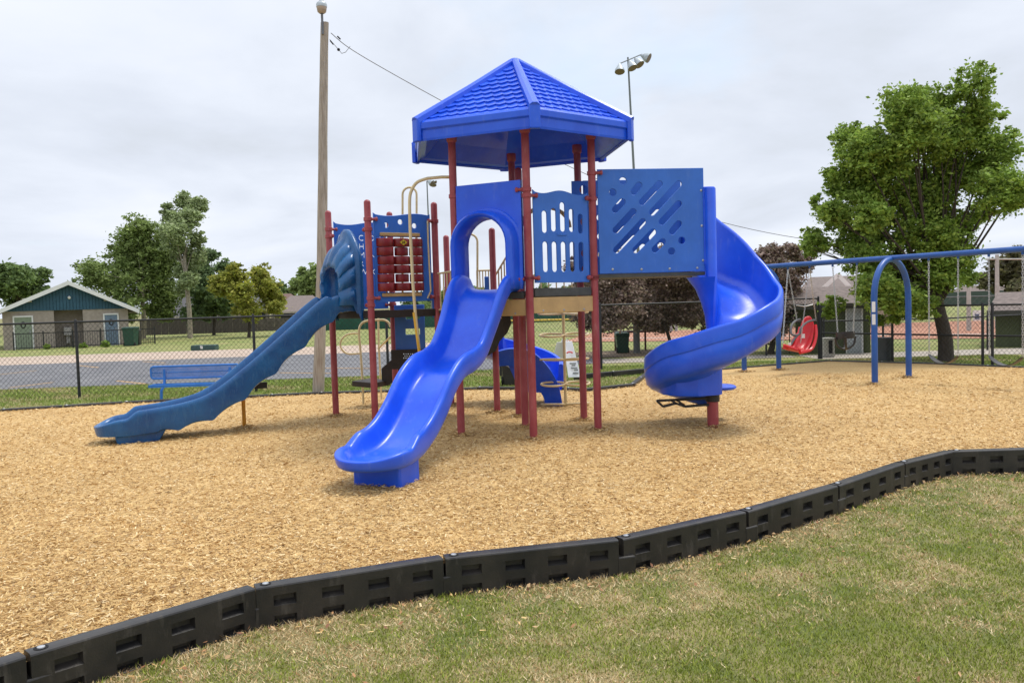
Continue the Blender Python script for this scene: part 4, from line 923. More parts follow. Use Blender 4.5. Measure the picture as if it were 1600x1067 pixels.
def hanger(q, parent): g = MB(); g.tube([q + Vector((0, 0, .10)), q + Vector((0, 0, -.0))], .03, 8, rr=[.032, .018]); g.build('hanger', swingb, parent, smooth=True)
def swing_root(name, label, xs, ytop, group=None):
    a, b = onbar(xs[0], ytop), onbar(xs[1], ytop); m = (a + b) / 2; t = thing(name, label, 'swing', (m.x, m.y, .4), group); hanger(a, t); hanger(b, t); return t, a, b
for xs, lab, ys_, sg in (((1451, 1497), 'black rubber belt swing hanging in front of the big tree trunk', (552, 557), 567), ((1545, 1598), 'black rubber belt swing at the right edge of the photo', (560, 553), 569)):
    t, a, b = swing_root('belt_swing', lab, xs, 401, 'belt swings hanging from the blue beam')
    la_, lb_ = VP(xs[0] + 1, ys_[0], a, b), VP(xs[1], ys_[1], a, b); la_.z = lb_.z = (la_.z + lb_.z) / 2
    chain(a, la_, 'chain', t); chain(b, lb_, 'chain', t)
    d = (lb_ - la_).normalized(); w = Vector((-d.y, d.x, 0)); g = MB(); rings = []
    for k in range(13):
        u = k / 12; z = -.15 * (1 - (2 * u - 1) ** 2); c = la_.lerp(lb_, u) + Vector((0, 0, z)); ww = .035 + .05 * math.sin(PI * u) ** .5
        rings.append([c - w * ww, c + w * ww, c + w * ww + Vector((0, 0, -.012)), c - w * ww + Vector((0, 0, -.012))])
    g.loft(rings, True, True); g.build('seat', blackp, t, smooth=True, angle=50)
# bucket swing
t, a, b = swing_root('bucket_swing', 'black toddler bucket swing hanging beside the red moulded seat', (1301, 1339), 414)
a2, b2_ = VP(1309, 521, a, b), VP(1333, 519, a, b); chain(a, a2, 'chain', t); chain(b, b2_, 'chain', t); mc = (a2 + b2_) / 2; d = (b2_ - a2).normalized(); w = Vector((-d.y, d.x, 0))
g = MB(); R_ = (b2_ - a2).length / 2
def ell(z, q, n=20): return [mc + d * math.cos(2 * PI * k / n) * R_ * q + w * math.sin(2 * PI * k / n) * R_ * q * .85 + Vector((0, 0, z)) for k in range(n)]
g.loft([ell(.02, 1.02), ell(-.04, 1.04), ell(-.12, 1.0), ell(-.12, .93), ell(-.04, .95), ell(.02, .94), ell(.02, 1.02)], True); 
for s in (-1, 1):
    g.tube(catmull([mc + w * R_ * .8 * s + d * .12 + Vector((0, 0, -.08)), mc + w * R_ * .6 * s + d * .1 + Vector((0, 0, -.25)), mc + Vector((0, 0, -.33)) , mc + w * R_ * .6 * s - d * .1 + Vector((0, 0, -.25)), mc + w * R_ * .8 * s - d * .12 + Vector((0, 0, -.08))], 4), .022, 8)
g.build('seat', blackp, t, smooth=True)
# red moulded support swing
t, a, b = swing_root('moulded_swing', 'red high-backed moulded swing seat with grey padded harness bar', (1231, 1265), 419)
YS = (a.y + b.y) / 2
def S(x, y, dz=0): return DP(x, y, YS + dz)
cl_ = [(1227, 552, 1222, 540, 1275, 546), ]
def rowp(xl, yl, xr, yr, dl, dr, bow, n=8):
    A_, B_ = S(xl, yl, dl), S(xr, yr, dr); out = []
    for k in range(n + 1): u = k / n; out.append(A_.lerp(B_, u) + Vector((0, bow * (1 - (2 * u - 1) ** 4), -abs(bow) * .2 * (1 - (2 * u - 1) ** 2))))
    return out
rows = [rowp(1258, 494, 1266, 493, .42, .42, .03), rowp(1252, 501, 1271, 499, .36, .40, .06), rowp(1250, 512, 1274, 510, .30, .34, .09), rowp(1244, 520, 1273, 524, .22, .28, .12), rowp(1236, 530, 1270, 536, .12, .2, .15), rowp(1232, 540, 1266, 544, .02, .10, .14), rowp(1229, 546, 1260, 552, -.1, .0, .10), rowp(1225, 545, 1252, 552, -.22, -.12, .06), rowp(1222, 538, 1247, 546, -.33, -.24, .02), rowp(1222, 541, 1246, 550, -.36, -.27, 0)]
g = MB(); g.loft(rows, False); se = g.build('seat', red, t, smooth=True, angle=80); m_ = se.modifiers.new('s', 'SOLIDIFY'); m_.thickness = .05; m_ = se.modifiers.new('q', 'SUBSURF'); m_.levels = 1; m_.render_levels = 1
for L_ in ([(1250, 512, .3), (1246, 530, .12), (1238, 545, 0), (1225, 543, -.25)], [(1274, 508, .36), (1275, 525, .22), (1268, 545, .06), (1250, 551, -.15)]):
    g = MB(); g.tube(catmull([S(*q) for q in L_], 5), .035, 8); g.build('seat_rim', red, se, smooth=True)
for L_ in ([(1274, 500, .3), (1262, 503, .1), (1252, 512, -.05), (1249, 522, -.1), (1241, 524, -.12), (1236, 520, -.1), (1237, 508, 0), (1244, 501, .15), (1250, 499, .3)], [(1247, 523, -.1), (1241, 530, -.15), (1236, 538, -.2)]):
    g = MB(); g.tube(catmull([S(*q) for q in L_], 4), .024, 8); g.build('harness_bar', greyrub, t, smooth=True)
g = MB(); g.box(S(1234, 538, -.22), .06, .03, .06); g.build('buckle', white, t, bevel=.01)
g = MB(); g.box(S(1255, 525, .12), .07, .01, .09); g.build('seat_label', signw, se)
for p, q in ((a, S(1223, 536, -.3)), (a, S(1245, 499, .3)), (b, S(1251, 535, -.18)), (b, S(1275, 500, .32))): chain(p, q, 'chain', t, .006)
tubeobj('spreader', [S(1244, 477, .2), S(1257, 479, .25), S(1270, 476, .3)], .012, chainm, t)

# ================================================================== chain-link fences
def fence(name, label, P, H, posts, mat=blackpt, r=.030, dia=.10, grp=None, zb=-.06, wire=.0030, mesh=True, midrail=False):
    P = [Vector((*q, 0)) for q in P]; t = thing(name, label, 'fence', (P[0].x, P[0].y, zb), grp)
    cum = [0]
    for a, b in zip(P, P[1:]): cum.append(cum[-1] + (b - a).length)
    def at(s):
        for i in range(len(P) - 1):
            if s <= cum[i + 1] or i == len(P) - 2: return P[i].lerp(P[i + 1], (s - cum[i]) / (cum[i + 1] - cum[i]))
    for s in posts:
        q = at(s); z0 = zf(q.y) - .03; g = MB(); g.lathe(q + Vector((0, 0, 0)), [(r, z0), (r, zb + H + .02), (r * .7, zb + H + .05), (.003, zb + H + .06)], 12); g.build('fence_post', mat, t, smooth=True)
    for z in [zb + H] + ([zb + H * .5] if midrail else []):
        g = MB(); g.tube([q + Vector((0, 0, z)) for q in P], .022, 10); g.build('top_rail' if z == zb + H else 'mid_rail', mat, t, smooth=True)
    if mesh:
        g = MB(); n = int(cum[-1] / dia); h = H - .06; z0 = zb + .04; k_ = h / dia; VV = []
        tot = cum[-1]; L = h                       # 45 degree wires
        for sgn in (1, -1):
            s = -h
            while s < tot + h:
                sa, za, sb, zb2 = s, z0, s + sgn * h * .92, z0 + h
                if sgn < 0: sa, sb = s + h * .92, s
                # clip to fence length
                def clip(sa, za, sb, zb_):
                    if sa > sb: sa, za, sb, zb_ = sb, zb_, sa, za
                    if sb < 0 or sa > tot: return None
                    if sa < 0: u = -sa / (sb - sa); sa, za = 0, za + (zb_ - za) * u
                    if sb > tot: u = (tot - sa) / (sb - sa); sb, zb_ = tot, za + (zb_ - za) * u
                    return sa, za, sb, zb_
                c = clip(sa, za, sb, zb2)
                if c:
                    cuts = [c[0]] + [x for x in cum[1:-1] if c[0] < x < c[2]] + [c[2]]
                    for x0, x1 in zip(cuts, cuts[1:]):
                        f0 = (x0 - c[0]) / max(1e-6, c[2] - c[0]); f1 = (x1 - c[0]) / max(1e-6, c[2] - c[0])
                        A_ = at(x0) + Vector((0, 0, c[1] + (c[3] - c[1]) * f0)); B_ = at(x1) + Vector((0, 0, c[1] + (c[3] - c[1]) * f1))
                        dd = (B_ - A_)
                        if dd.length < 1e-3: continue
                        dd.normalize(); w_ = Vector((0, 0, 1)).cross(dd).normalized(); u_ = w_.cross(dd)
                        ring = lambda q: [q + u_ * wire, q - u_ * wire * .5 + w_ * wire * .87, q - u_ * wire * .5 - w_ * wire * .87]
                        g.loft([ring(A_), ring(B_)], True)
                s += dia
        if g.v: g.build('wire_mesh', mat, t)
    return t
fA = [(-17, 16.7), (-9.19, 17.56), (-5.52, 17.8), (-2.8, 18.64), (2.23, 20.88), (8.27, 22.4)]
FA = [Vector((*q, 0)) for q in fA]
def fl_(i): return sum((b - a).length for a, b in zip(FA[:i + 1], FA[1:i + 1]))
fence('chain_link_fence', 'long black chain-link fence behind the slides, running from the left edge', fA, 1.62, [fl_(1) - 3.7, fl_(1) - 7.4, fl_(1), fl_(2), fl_(3), fl_(3) + 2.75, fl_(4), fl_(4) + 3, fl_(5)])
fence('chain_link_fence', 'black chain-link fence with gate post between the swings and the green sheds', [(8.30, 22.35), (9.4, 20.6), (10.62, 18.7), (12.6, 16.6)], 1.38, [0.0, .02, 2.1, 4.3, 4.5, 6.5], midrail=True)
fence('inner_railing', 'low black pipe railing with chain-link beside the footpath at the ball field', [(7.4, 24.2), (12.2, 23.3), (15.3, 24.4)], .95, [0, 1.6, 3.2, 4.8, 6.4, 8.0], dia=.12, wire=.002)
fence('field_fence', 'grey chain-link fence across the ball field beyond the dark trees', [(-3.2, 48), (4, 46), (14, 44), (26, 40)], 1.5, [0, 4, 8, 12, 16, 20, 24, 28], mat=M('grey_wire', (.12, .13, .13), .6), dia=.3, wire=.006, zb=-.19)
# ================================================================== utility pole + cable
ub = Vector((-3.95, 16.75, 0)); ut = DP(510.5, 36, 16.75)
UPL = thing('utility_pole', 'tall weathered wooden utility pole with a round lamp on top', 'utility pole', (ub.x, ub.y, -.05))
g = MB(); n = 26; rings = []
for k in range(n + 1):
    u = k / n; c = Vector((ub.x, ub.y, -.08)).lerp(Vector((ub.x + ut.x - ub.x - .02, ub.y, ut.z)), u) + Vector((.02 * math.sin(u * 5), 0, 0)); r = .118 * (1 - u) + .078 * u
    rings.append([c + Vector((r * (1 + .03 * math.sin(5 * j + k)) * math.cos(2 * PI * j / 16), r * math.sin(2 * PI * j / 16), 0)) for j in range(16)])
topc = sum(rings[-1], Vector()) / 16
g.loft(rings, True, True); g.build('pole', wood_pole, UPL, smooth=True)
g = MB(); hc = topc + Vector((-.03, -.05, 0)); g.tube([hc + Vector((0, -.04, -.25)), hc + Vector((0, -.04, .18))], .024, 8); g.build('lamp_bracket', M('lamp_pipe', (.13, .14, .16), .5), UPL, smooth=True)
g = MB(); g.lathe(hc + Vector((0, -.04, .15)), [(.05, 0), (.085, .03), (.10, .11), (.10, .16)], 20); lb_ = g.build('lamp_lens', M('lamp_lens', (.42, .33, .26), .3), UPL, smooth=True)
g = MB(); g.lathe(hc + Vector((0, -.04, .15)), [(.105, .12), (.108, .17), (.09, .21), (.05, .235), (.045, .26), (.02, .27)], 20); g.build('lamp_cap', lampw, UPL, smooth=True)
wm = M('cable', (.14, .14, .145), .6)
wp = [(517, 52), (545, 75), (600, 108), (690, 158), (780, 206), (880, 256), (1000, 307), (1150, 353), (1290, 377), (1400, 374), (1500, 354), (1600, 320), (1700, 280)]
g = MB(); g.tube(catmull([DP(x, y, 16.75 + (x - 517) * .008) for x, y in wp], 6), .0075, 6); tag(g.build('overhead_cable', wm, smooth=True), 'thin overhead cable sagging from the wooden pole across the sky', 'cable')
g = MB(); g.tube([DP(515, 62, 16.75), DP(522, 70, 16.75), DP(529, 78, 16.76), DP(534, 84, 16.78), DP(540, 82, 16.8), DP(547, 73, 16.9)], .006, 6); g.build('service_drop', wm, UPL, smooth=True)
g = MB(); g.ball(DP(529, 78, 16.75), .03); g.build('insulator', dark_rec, UPL, smooth=True)
g = MB(); g.tube([DP(516, 64, 16.74), DP(521, 70, 16.74)], .014, 8); g.build('insulator', dark_rec, UPL, smooth=True)
g = MB(); g.tube([DP(527, 57, 16.84), DP(532, 62, 16.86)], .014, 8); g.build('insulator', dark_rec, UPL, smooth=True)
# ================================================================== field lights
def fieldlight(xb, yb, xt, yt, Y, heads, label, scale=1.0):
    bq = DP(xb, yb, Y); tq = DP(xt, yt, Y); t = thing('field_light', label, 'light pole', (bq.x, bq.y, -.19)); pm = M('light_pole_steel', (.16, .18, .18), .5, .08, metal=.3)
    g = MB(); rings = []
    for u in (0, 1):
        c = Vector((bq.x, bq.y, -.2)).lerp(tq, u) if u else Vector((bq.x, bq.y, -.2)); r = (.20 - .11 * u) * scale
        rings.append([c + Vector((r * math.cos(2 * PI * j / 12), r * math.sin(2 * PI * j / 12), 0)) for j in range(12)])
    g.loft(rings, True, True); g.build('pole', pm, t, smooth=True)
    hp_ = [DP(x, y, Y + dy) for x, y, dx_, dy_, dy in heads]
    g = MB(); g.tube([hp_[0], hp_[-1]], .06 * scale, 8); g.build('crossarm', pm, t, smooth=True)
    for c, (x, y, dx_, dy_, dy) in zip(hp_, heads):
        ax = Vector((dx_, -.4, dy_)).normalized(); g = MB(); s = scale
        g.tube([c + ax * .05 * s, c + ax * .35 * s, c + ax * .75 * s, c + ax * 1.05 * s], .3, 14, rr=[.14 * s, .28 * s, .50 * s, .55 * s]); h = g.build('lamp_head', lampw, t, smooth=True)
        g = MB(); g.tube([c + ax * 1.03 * s, c + ax * 1.09 * s], .5 * s, 14); g.build('lens', M('lamp_rim', (.16, .11, .09), .4), h, smooth=True)
fieldlight(1003, 505, 981, 90, 68, [(968, 100, -.05, -1, -.5), (983, 95, .35, -1, -.2), (992, 91, .5, -.9, .2), (1001, 86, .9, -.55, .6)], 'tall floodlight pole with four lamp heads rising behind the hexagonal roof', .74)
fieldlight(676, 505, 667, 283, 85, [(668, 282, .8, -.6, 0), (672, 281, .9, -.8, .2), (677, 281, 0, -1, .5)], 'distant floodlight pole seen beside the cream hand hoop', .62)
for x, y0, y1, Y in ((1558, 460, 398, 38), (1514, 545, 445, 36)):
    a_ = DP(x, y0, Y); g = MB(); zt_ = DP(x, y1, Y).z; g.lathe((a_.x, a_.y, 0), [(.10, -.2), (.08, zt_)], 10)
    tag(g.build('net_post', M('pale_post', (.42, .40, .37), .6), smooth=True), 'tall pale netting post above the right green shed' if x > 1530 else 'pale netting post standing on the red infield', 'post')
g = MB(); g.tube([DP(1541, 405, 38), DP(1600, 405, 38), DP(1640, 404, 38)], .035, 6); tag(g.build('net_cable', M('pale_post', (.42, .40, .37)), smooth=True), 'horizontal netting pipe high above the right green shed', 'pipe')

# ================================================================== trees
def tree(label, kind, px, Y, trunk, leafc, nleaf, ls, name='tree', group=None, depth=1.0, sparse=.55, barkm=bark, seed=0, branches=True, trans=.3, rk=.95, ck=.9):
    """px: crown clumps (x, y, r) measured in the photograph at depth Y; trunk (x_base, y_base, x_top, y_top, width_px)"""
    R_ = np.random.default_rng(seed + 5); rr = random.Random(seed)
    tb = DP(trunk[0], trunk[1], Y); zb = zf(Y) - .05; t = thing(name, label, kind, (tb.x, tb.y, zb), group)
    k = Y / F; cc = []
    for x, y, r in px: c = DP(x, y, Y); cc.append((Vector((c.x, Y + rr.uniform(-1, 1) * depth * 1.0, c.z)), r * k * rk))
    tt = DP(trunk[2], trunk[3], Y); wr = trunk[4] * k / 2
    g = MB(); P_ = [Vector((tb.x, tb.y, zb)), Vector((tb.x, tb.y, zb + .15)), Vector((tb.x, tb.y, zb)).lerp(tt, .35) + Vector((wr * .3, 0, 0)), Vector((tb.x, tb.y, zb)).lerp(tt, .7), tt]
    P2 = catmull(P_, 5); n = len(P2); g.tube(P2, wr, 12, rr=[wr * (1.35 - .35 * min(1, i / 5)) * (1 - .45 * i / n) for i in range(n)]); tr_ = g.build('trunk', barkm, t, smooth=True)
    if branches:
        g = MB()
        for c, r in cc:
            st = tt.lerp(Vector((tb.x, tb.y, zb)), rr.uniform(0, .3)); mid = st.lerp(c, .5) + Vector((rr.uniform(-.3, .3) * r, rr.uniform(-.3, .3) * r, rr.uniform(-.1, .25) * r))
            pp = catmull([st, mid, c], 5); w0 = wr * .2; g.tube(pp, w0, 7, rr=[w0 * (1 - .85 * i / (len(pp) - 1)) for i in range(len(pp))])
            for _ in range(3):
                e_ = c + Vector((rr.gauss(0, 1), rr.gauss(0, 1), rr.gauss(0, .8))).normalized() * r * .8; q = mid.lerp(c, rr.uniform(.3, 1)); g.tube([q, q.lerp(e_, .5) + Vector((0, 0, .05 * r)), e_], .02, 5, rr=[w0 * .28, w0 * .18, w0 * .06])
        g.build('branches', barkm, t, smooth=True)
    # leaf clusters
    wts = np.array([r ** 1.7 for _, r in cc]); wts /= wts.sum(); ncl = max(30, int(nleaf / 42)); pick = R_.choice(len(cc), ncl, p=wts)
    C0 = np.array([tuple(c) for c, _ in cc])[pick]; RR = np.array([r for _, r in cc])[pick]
    dv_ = R_.normal(0, 1, (ncl, 3)); dv_ /= np.linalg.norm(dv_, axis=1)[:, None]; rad_ = R_.uniform(.25, 1.06, ncl) ** sparse; far_ = R_.random(ncl) < .16; rad_ = np.where(far_, R_.uniform(1.0, 1.38, ncl), rad_)
    CL = C0 + dv_ * (rad_ * RR)[:, None] * np.array([1, 1, .92]); cs = RR * R_.uniform(.10, .40, ncl) * ck * np.where(far_, .6, 1); ls = ls * 1.0; tone = R_.uniform(.72, 1.25, ncl)
    idx = R_.integers(0, ncl, nleaf); off = R_.normal(0, 1, (nleaf, 3)) * cs[idx][:, None] * np.array([1, 1, .62]); c = CL[idx] + off; nleaf = len(c)
    a = R_.normal(0, 1, (nleaf, 3)); a[:, 2] *= .6; a /= np.linalg.norm(a, axis=1)[:, None]; b = R_.normal(0, 1, (nleaf, 3)); b -= a * (a * b).sum(1)[:, None]; b /= np.linalg.norm(b, axis=1)[:, None]
    s = ls * R_.uniform(.45, 1.35, nleaf)[:, None]; V = np.empty((nleaf, 4, 3)); V[:, 0] = c - a * s; V[:, 1] = c + b * s * .55 - a * s * .1; V[:, 2] = c + a * s; V[:, 3] = c - b * s * .55 - a * s * .1
    base = np.array(leafc); C = base[R_.integers(0, len(base), nleaf)] * tone[idx][:, None] * R_.uniform(.8, 1.2, (nleaf, 1))
    soup('crown', V.reshape(-1, 3), None, np.clip(C, 0, 1), M('leaf', (.97, .97, .97), .62, .03, 50, attr=True, spec=.3, trans=.35), t, nv=4)
    return t
GR = [(.22, .335, .055), (.28, .40, .07), (.35, .47, .10), (.175, .27, .04)]
GD = [(.14, .21, .075), (.175, .25, .085), (.21, .29, .10)]
YG = [(.30, .33, .05), (.36, .37, .06), (.24, .27, .05), (.40, .38, .08)]
OG = [(.25, .33, .10), (.31, .39, .13), (.20, .275, .08)]
PL = [(.28, .195, .165), (.36, .265, .22), (.21, .15, .13), (.29, .245, .16), (.42, .33, .27)]
tree('large leafy green shade tree with a leaning trunk behind the swings', 'tree',
     [(1495, 140, 28), (1468, 165, 28), (1515, 182, 28), (1435, 160, 32), (1455, 190, 38), (1385, 180, 32), (1395, 215, 38), (1348, 205, 26), (1330, 245, 32), (1375, 250, 34), (1425, 240, 36), (1490, 210, 38), (1545, 190, 18), (1550, 235, 34), (1505, 260, 34), (1590, 250, 14), (1575, 285, 22), (1330, 285, 18), (1350, 300, 34), (1405, 310, 42), (1465, 310, 42), (1530, 305, 38), (1590, 230, 12), (1283, 315, 12), (1292, 335, 20), (1330, 345, 26), (1375, 365, 40), (1440, 370, 44), (1500, 360, 38), (1545, 345, 20), (1275, 385, 12), (1300, 378, 22), (1350, 410, 34), (1410, 425, 40), (1470, 420, 40), (1520, 405, 32), (1540, 430, 18), (1340, 450, 30), (1385, 470, 26), (1420, 480, 20), (1330, 480, 16), (1365, 500, 12), (1440, 460, 24), (1385, 495, 10), (1365, 230, 28), (1408, 192, 28), (1458, 228, 32), (1362, 272, 32), (1312, 268, 20), (1472, 272, 34), (1540, 272, 28), (1330, 328, 26), (1562, 325, 20), (1295, 360, 14)],
     20.2, (1478, 566, 1462, 445, 27), GR, 165000, .050, seed=3, depth=1.2, sparse=.6, trans=.35, rk=.93, ck=.85)
LT = 'trees beyond the parking lot'
tree('dark round tree behind the restroom building at the left edge', 'tree', [(10, 440, 24), (45, 438, 24), (65, 430, 14), (30, 425, 14), (-20, 445, 30), (60, 455, 18), (20, 465, 22)], 88, (30, 510, 30, 460, 8), GD, 16000, .22, seed=4, group=LT, depth=2)
tree('broad green tree just right of the restroom building', 'tree', [(212, 355, 20), (200, 380, 28), (235, 375, 26), (243, 405, 20), (190, 410, 30), (222, 415, 34), (165, 430, 22), (200, 450, 34), (238, 452, 28), (148, 418, 10), (235, 480, 24), (212, 482, 20)], 62, (224, 524, 222, 440, 9), OG, 42000, .125, seed=5, group=LT, depth=2, barkm=barkp)
tree('tall slender poplar with a pale trunk, tallest tree on the left', 'tree', [(280, 312, 14), (300, 320, 15), (270, 338, 15), (303, 345, 17), (285, 365, 20), (308, 372, 12), (272, 385, 15), (293, 398, 18), (264, 325, 7), (285, 425, 17), (300, 440, 12), (278, 450, 12)], 60, (297, 521, 288, 400, 9), [(.34, .42, .20), (.42, .49, .25), (.28, .35, .15)], 22000, .115, seed=6, group=LT, depth=1.4, barkm=barkp, sparse=.7)
tree('grey-green bushy tree between the poplar and the yellow-green tree', 'tree', [(335, 400, 12), (325, 425, 18), (350, 420, 14), (335, 450, 24), (320, 475, 22), (355, 460, 18), (315, 490, 14), (345, 480, 18)], 66, (334, 515, 334, 440, 6), [(.17, .25, .11), (.22, .31, .13), (.14, .205, .09)], 18000, .15, seed=7, group=LT, depth=2)
tree('yellow-green tree with loose feathery crown in front of the brown roof', 'tree', [(375, 430, 16), (395, 428, 16), (360, 445, 18), (410, 450, 18), (385, 455, 20), (425, 445, 9), (420, 475, 18), (395, 485, 18), (375, 475, 12), (412, 430, 8), (430, 480, 10)], 58, (389, 524, 388, 460, 6), YG, 22000, .12, seed=8, group=LT, depth=1.8)
tree('rounded dark tree immediately left of the wooden utility pole', 'tree', [(480, 430, 12), (468, 445, 12), (490, 445, 16), (478, 460, 14), (505, 430, 14), (515, 450, 16), (492, 420, 8)], 95, (490, 500, 490, 460, 5), OG, 9000, .26, seed=9, group=LT, depth=2)
tree('small far dark tree rising over the red-brown roof', 'tree', [(433, 452, 10), (445, 458, 12), (440, 465, 12), (455, 462, 8)], 130, (442, 490, 442, 465, 4), GD, 4000, .4, seed=10, group=LT, depth=2)
for i, (x, y, lab) in enumerate(((700, 462, 'far green tree seen under the arched slide hood'), (740, 460, 'far green tree seen between the stair balusters'), (790, 463, 'far green tree behind the front tower post'), (850, 458, 'far green tree seen below the slotted window board'), (885, 460, 'far green tree left of the right front post'), (655, 468, 'far green tree behind the cream pole'))):
    tree(lab, 'tree', [(x - 12, y + 8, 12), (x + 8, y, 15), (x + 20, y + 10, 10), (x, y + 18, 16)], 120, (x, 495, x, 470, 4), GD if i % 2 else OG, 3000, .36, seed=20 + i, group='far trees behind the tower', depth=2)
PT = 'dark purple-leaved plum trees behind the fence'
tree('purple plum tree nearest the right front tower post, dark trunk', 'tree', [(905, 425, 22), (940, 425, 32), (975, 430, 28), (925, 465, 32), (965, 470, 30), (945, 495, 24), (905, 480, 20), (990, 460, 22), (915, 500, 14), (975, 500, 14)], 26, (937, 556, 935, 500, 9), PL, 46000, .052, seed=31, group=PT, depth=1.3)
tree('purple plum tree in the middle, with a forked dark trunk', 'tree', [(1000, 425, 28), (1045, 420, 34), (1085, 425, 30), (1010, 465, 32), (1055, 465, 34), (1035, 495, 26), (1000, 495, 20), (1075, 490, 22), (1050, 395, 16)], 28, (1050, 548, 1038, 500, 7), PL, 48000, .055, seed=32, group=PT, depth=1.4)
tree('purple plum tree partly hidden by the spiral slide', 'tree', [(1115, 425, 28), (1150, 430, 30), (1105, 465, 30), (1140, 470, 30), (1120, 495, 26), (1160, 480, 24), (1085, 500, 16)], 29, (1125, 548, 1122, 500, 8), PL, 40000, .055, seed=33, group=PT, depth=1.3)
tree('purple plum tree right of the spiral slide behind the red swing', 'tree', [(1205, 400, 18), (1190, 425, 30), (1230, 430, 30), (1215, 460, 34), (1250, 450, 18), (1190, 480, 30), (1235, 490, 26), (1200, 510, 22), (1245, 415, 14), (1222, 395, 12)], 25, (1205, 566, 1208, 500, 11), PL, 50000, .052, seed=34, group=PT, depth=1.2)
tree('brownish open tree beyond the right green shed', 'tree', [(1590, 400, 14), (1575, 420, 18), (1600, 430, 24), (1560, 440, 18), (1585, 455, 20), (1625, 415, 30)], 60, (1590, 500, 1590, 450, 6), [(.16, .16, .07), (.22, .20, .10), (.13, .115, .07)], 11000, .17, seed=35, depth=2)
# ================================================================== buildings
def grp(name, label, cat, loc): return thing(name, label, cat, loc)
# restroom building
Y = 50.0; zg = -.19
def B(x, y, dy=0): return DP(x, y, Y + dy)
xl, xr = B(9, 520).x, B(204, 520).x; ze = B(108, 483).z; za = B(108, 443).z; xm = B(108, 480).x
RB_ = grp('restroom_building', 'pale brick restroom building with blue gable and white trim behind the parking lot', 'building', ((xl + xr) / 2, Y, zg))
rx0, rx1 = B(86, 520).x, B(131, 520).x; dep = 9
g = MB()
for a, b in ((xl, rx0), (rx1, xr)): g.box(((a + b) / 2, Y + dep / 2, (zg + ze) / 2), b - a, dep, ze - zg)
g.box(((rx0 + rx1) / 2, Y + dep / 2 + .6, (zg + ze) / 2), rx1 - rx0 - .004, dep - 1.2, ze - zg); g.build('wall', brick, RB_)
g = MB(); nb = 38
for k in range(nb):
    a = xl + (xr - xl) * k / nb; b = xl + (xr - xl) * (k + 1) / nb - .03
    hz = lambda x: ze + .04 + max(0, (za - .12 - ze) * (1 - abs(x - xm) / (xr - xm + .6)))
    g.loft([[Vector((x, Y - .06 + q, z)) for x, z in ((a, ze - .05), (b, ze - .05), (b, hz(b)), (a, hz(a)))] for q in (0, .05)], True, True)
g.loft([[Vector((x, Y - .008 + q, z)) for x, z in ((xl, ze - .05), (xr, ze - .05), (xr, ze + .02), (xm, za - .12), (xl, ze + .02))] for q in (0, .006)], True, True)
g.build('gable', siding, RB_)
g = MB(); ov = .65; y0 = Y - .55; zle = ze - .02
ex0, ex1 = xl - ov, xr + ov; slope = (za - ze) / (xr - xm)
zend = za - slope * (xr + ov - xm)
for (xa, za_, xb_, zb_2) in ((ex0, zend, xm, za), (xm, za, ex1, zend)):
    g.loft([[Vector((x, y, z + q)) for x, z in ((xa, za_), (xb_, zb_2))] for y, q in ((y0, 0), (Y + dep + .5, 0), (Y + dep + .5, .12), (y0, .12), (y0, 0))], False)
rf = g.build('roof', shingle, RB_)
g = MB()
for (xa, za_, xb_, zb_2) in ((ex0, zend, xm, za), (xm, za, ex1, zend)): g.loft([[Vector((x, y, z + q)) for x, z in ((xa, za_), (xb_, zb_2))] for y, q in ((y0 - .05, -.10), (y0 - .05, .15), (y0 - .003, .15), (y0 - .003, -.10), (y0 - .05, -.10))], False)
g.build('barge_board', white, rf)
g = MB(); g.box((ex1 - .03, Y + dep / 2, zend + .03), .14, dep + 1, .22); g.box((ex0 + .03, Y + dep / 2, zend + .03), .14, dep + 1, .22); g.build('gutter', white, rf)
for x0, x1, yt, m, nm in ((24, 52, 495, M('sage_door', (.22, .27, .19), .6), 'sage green door'), (163, 186, 491, M('slate_door', (.14, .20, .27), .6), 'slate blue door')):
    a, b = B(x0, 500).x, B(x1, 500).x; zt_ = B(x0, yt).z; g = MB(); g.box(((a + b) / 2, Y - .02, (zg + zt_) / 2), b - a - .1, .05, zt_ - zg); dr_ = g.build('door', m, RB_); dr_['label'] = nm
    g = MB()
    for c, sx, sz in (((a, (zg + zt_) / 2), .09, zt_ - zg), ((b, (zg + zt_) / 2), .09, zt_ - zg), (((a + b) / 2, zt_), b - a + .09, .09)): g.box((c[0], Y - .04, c[1]), sx, .10, sz)
    g.build('frame', white, dr_)
    g = MB(); g.box((b - .17, Y - .08, zg + 1.0), .05, .06, .16); g.build('handle', steel, dr_)
    g = MB(); c = Vector(((a + b) / 2, Y - .05, zt_ - .50)); g.tube([c + Vector((.12 * math.cos(t), 0, .17 * math.sin(t))) for t in [2 * PI * k / 16 for k in range(17)]], .035, 6); g.build('door_sign', blackpt, dr_)
for x, y, w in ((44, 470, .55), (169, 467, .5)): g = MB(); g.box((B(x, y).x, Y - .15, B(x, y).z), w, .16, .22); g.build('wall_light', M('fixture_tan', (.42, .38, .32), .5), RB_, bevel=.02)
g = MB(); g.ball(B(108, 465) + Vector((0, -.1, 0)), .10); g.build('wall_light', white, RB_, smooth=True)
g = MB(); g.box((B(107, 522).x, Y + .9, .75), .5, .5, .5); g.box((B(107, 522).x, Y + 1.0, .3), .25, .3, .6); g.build('drinking_fountain', M('fountain_grey', (.4, .38, .36), .5), RB_, bevel=.03)
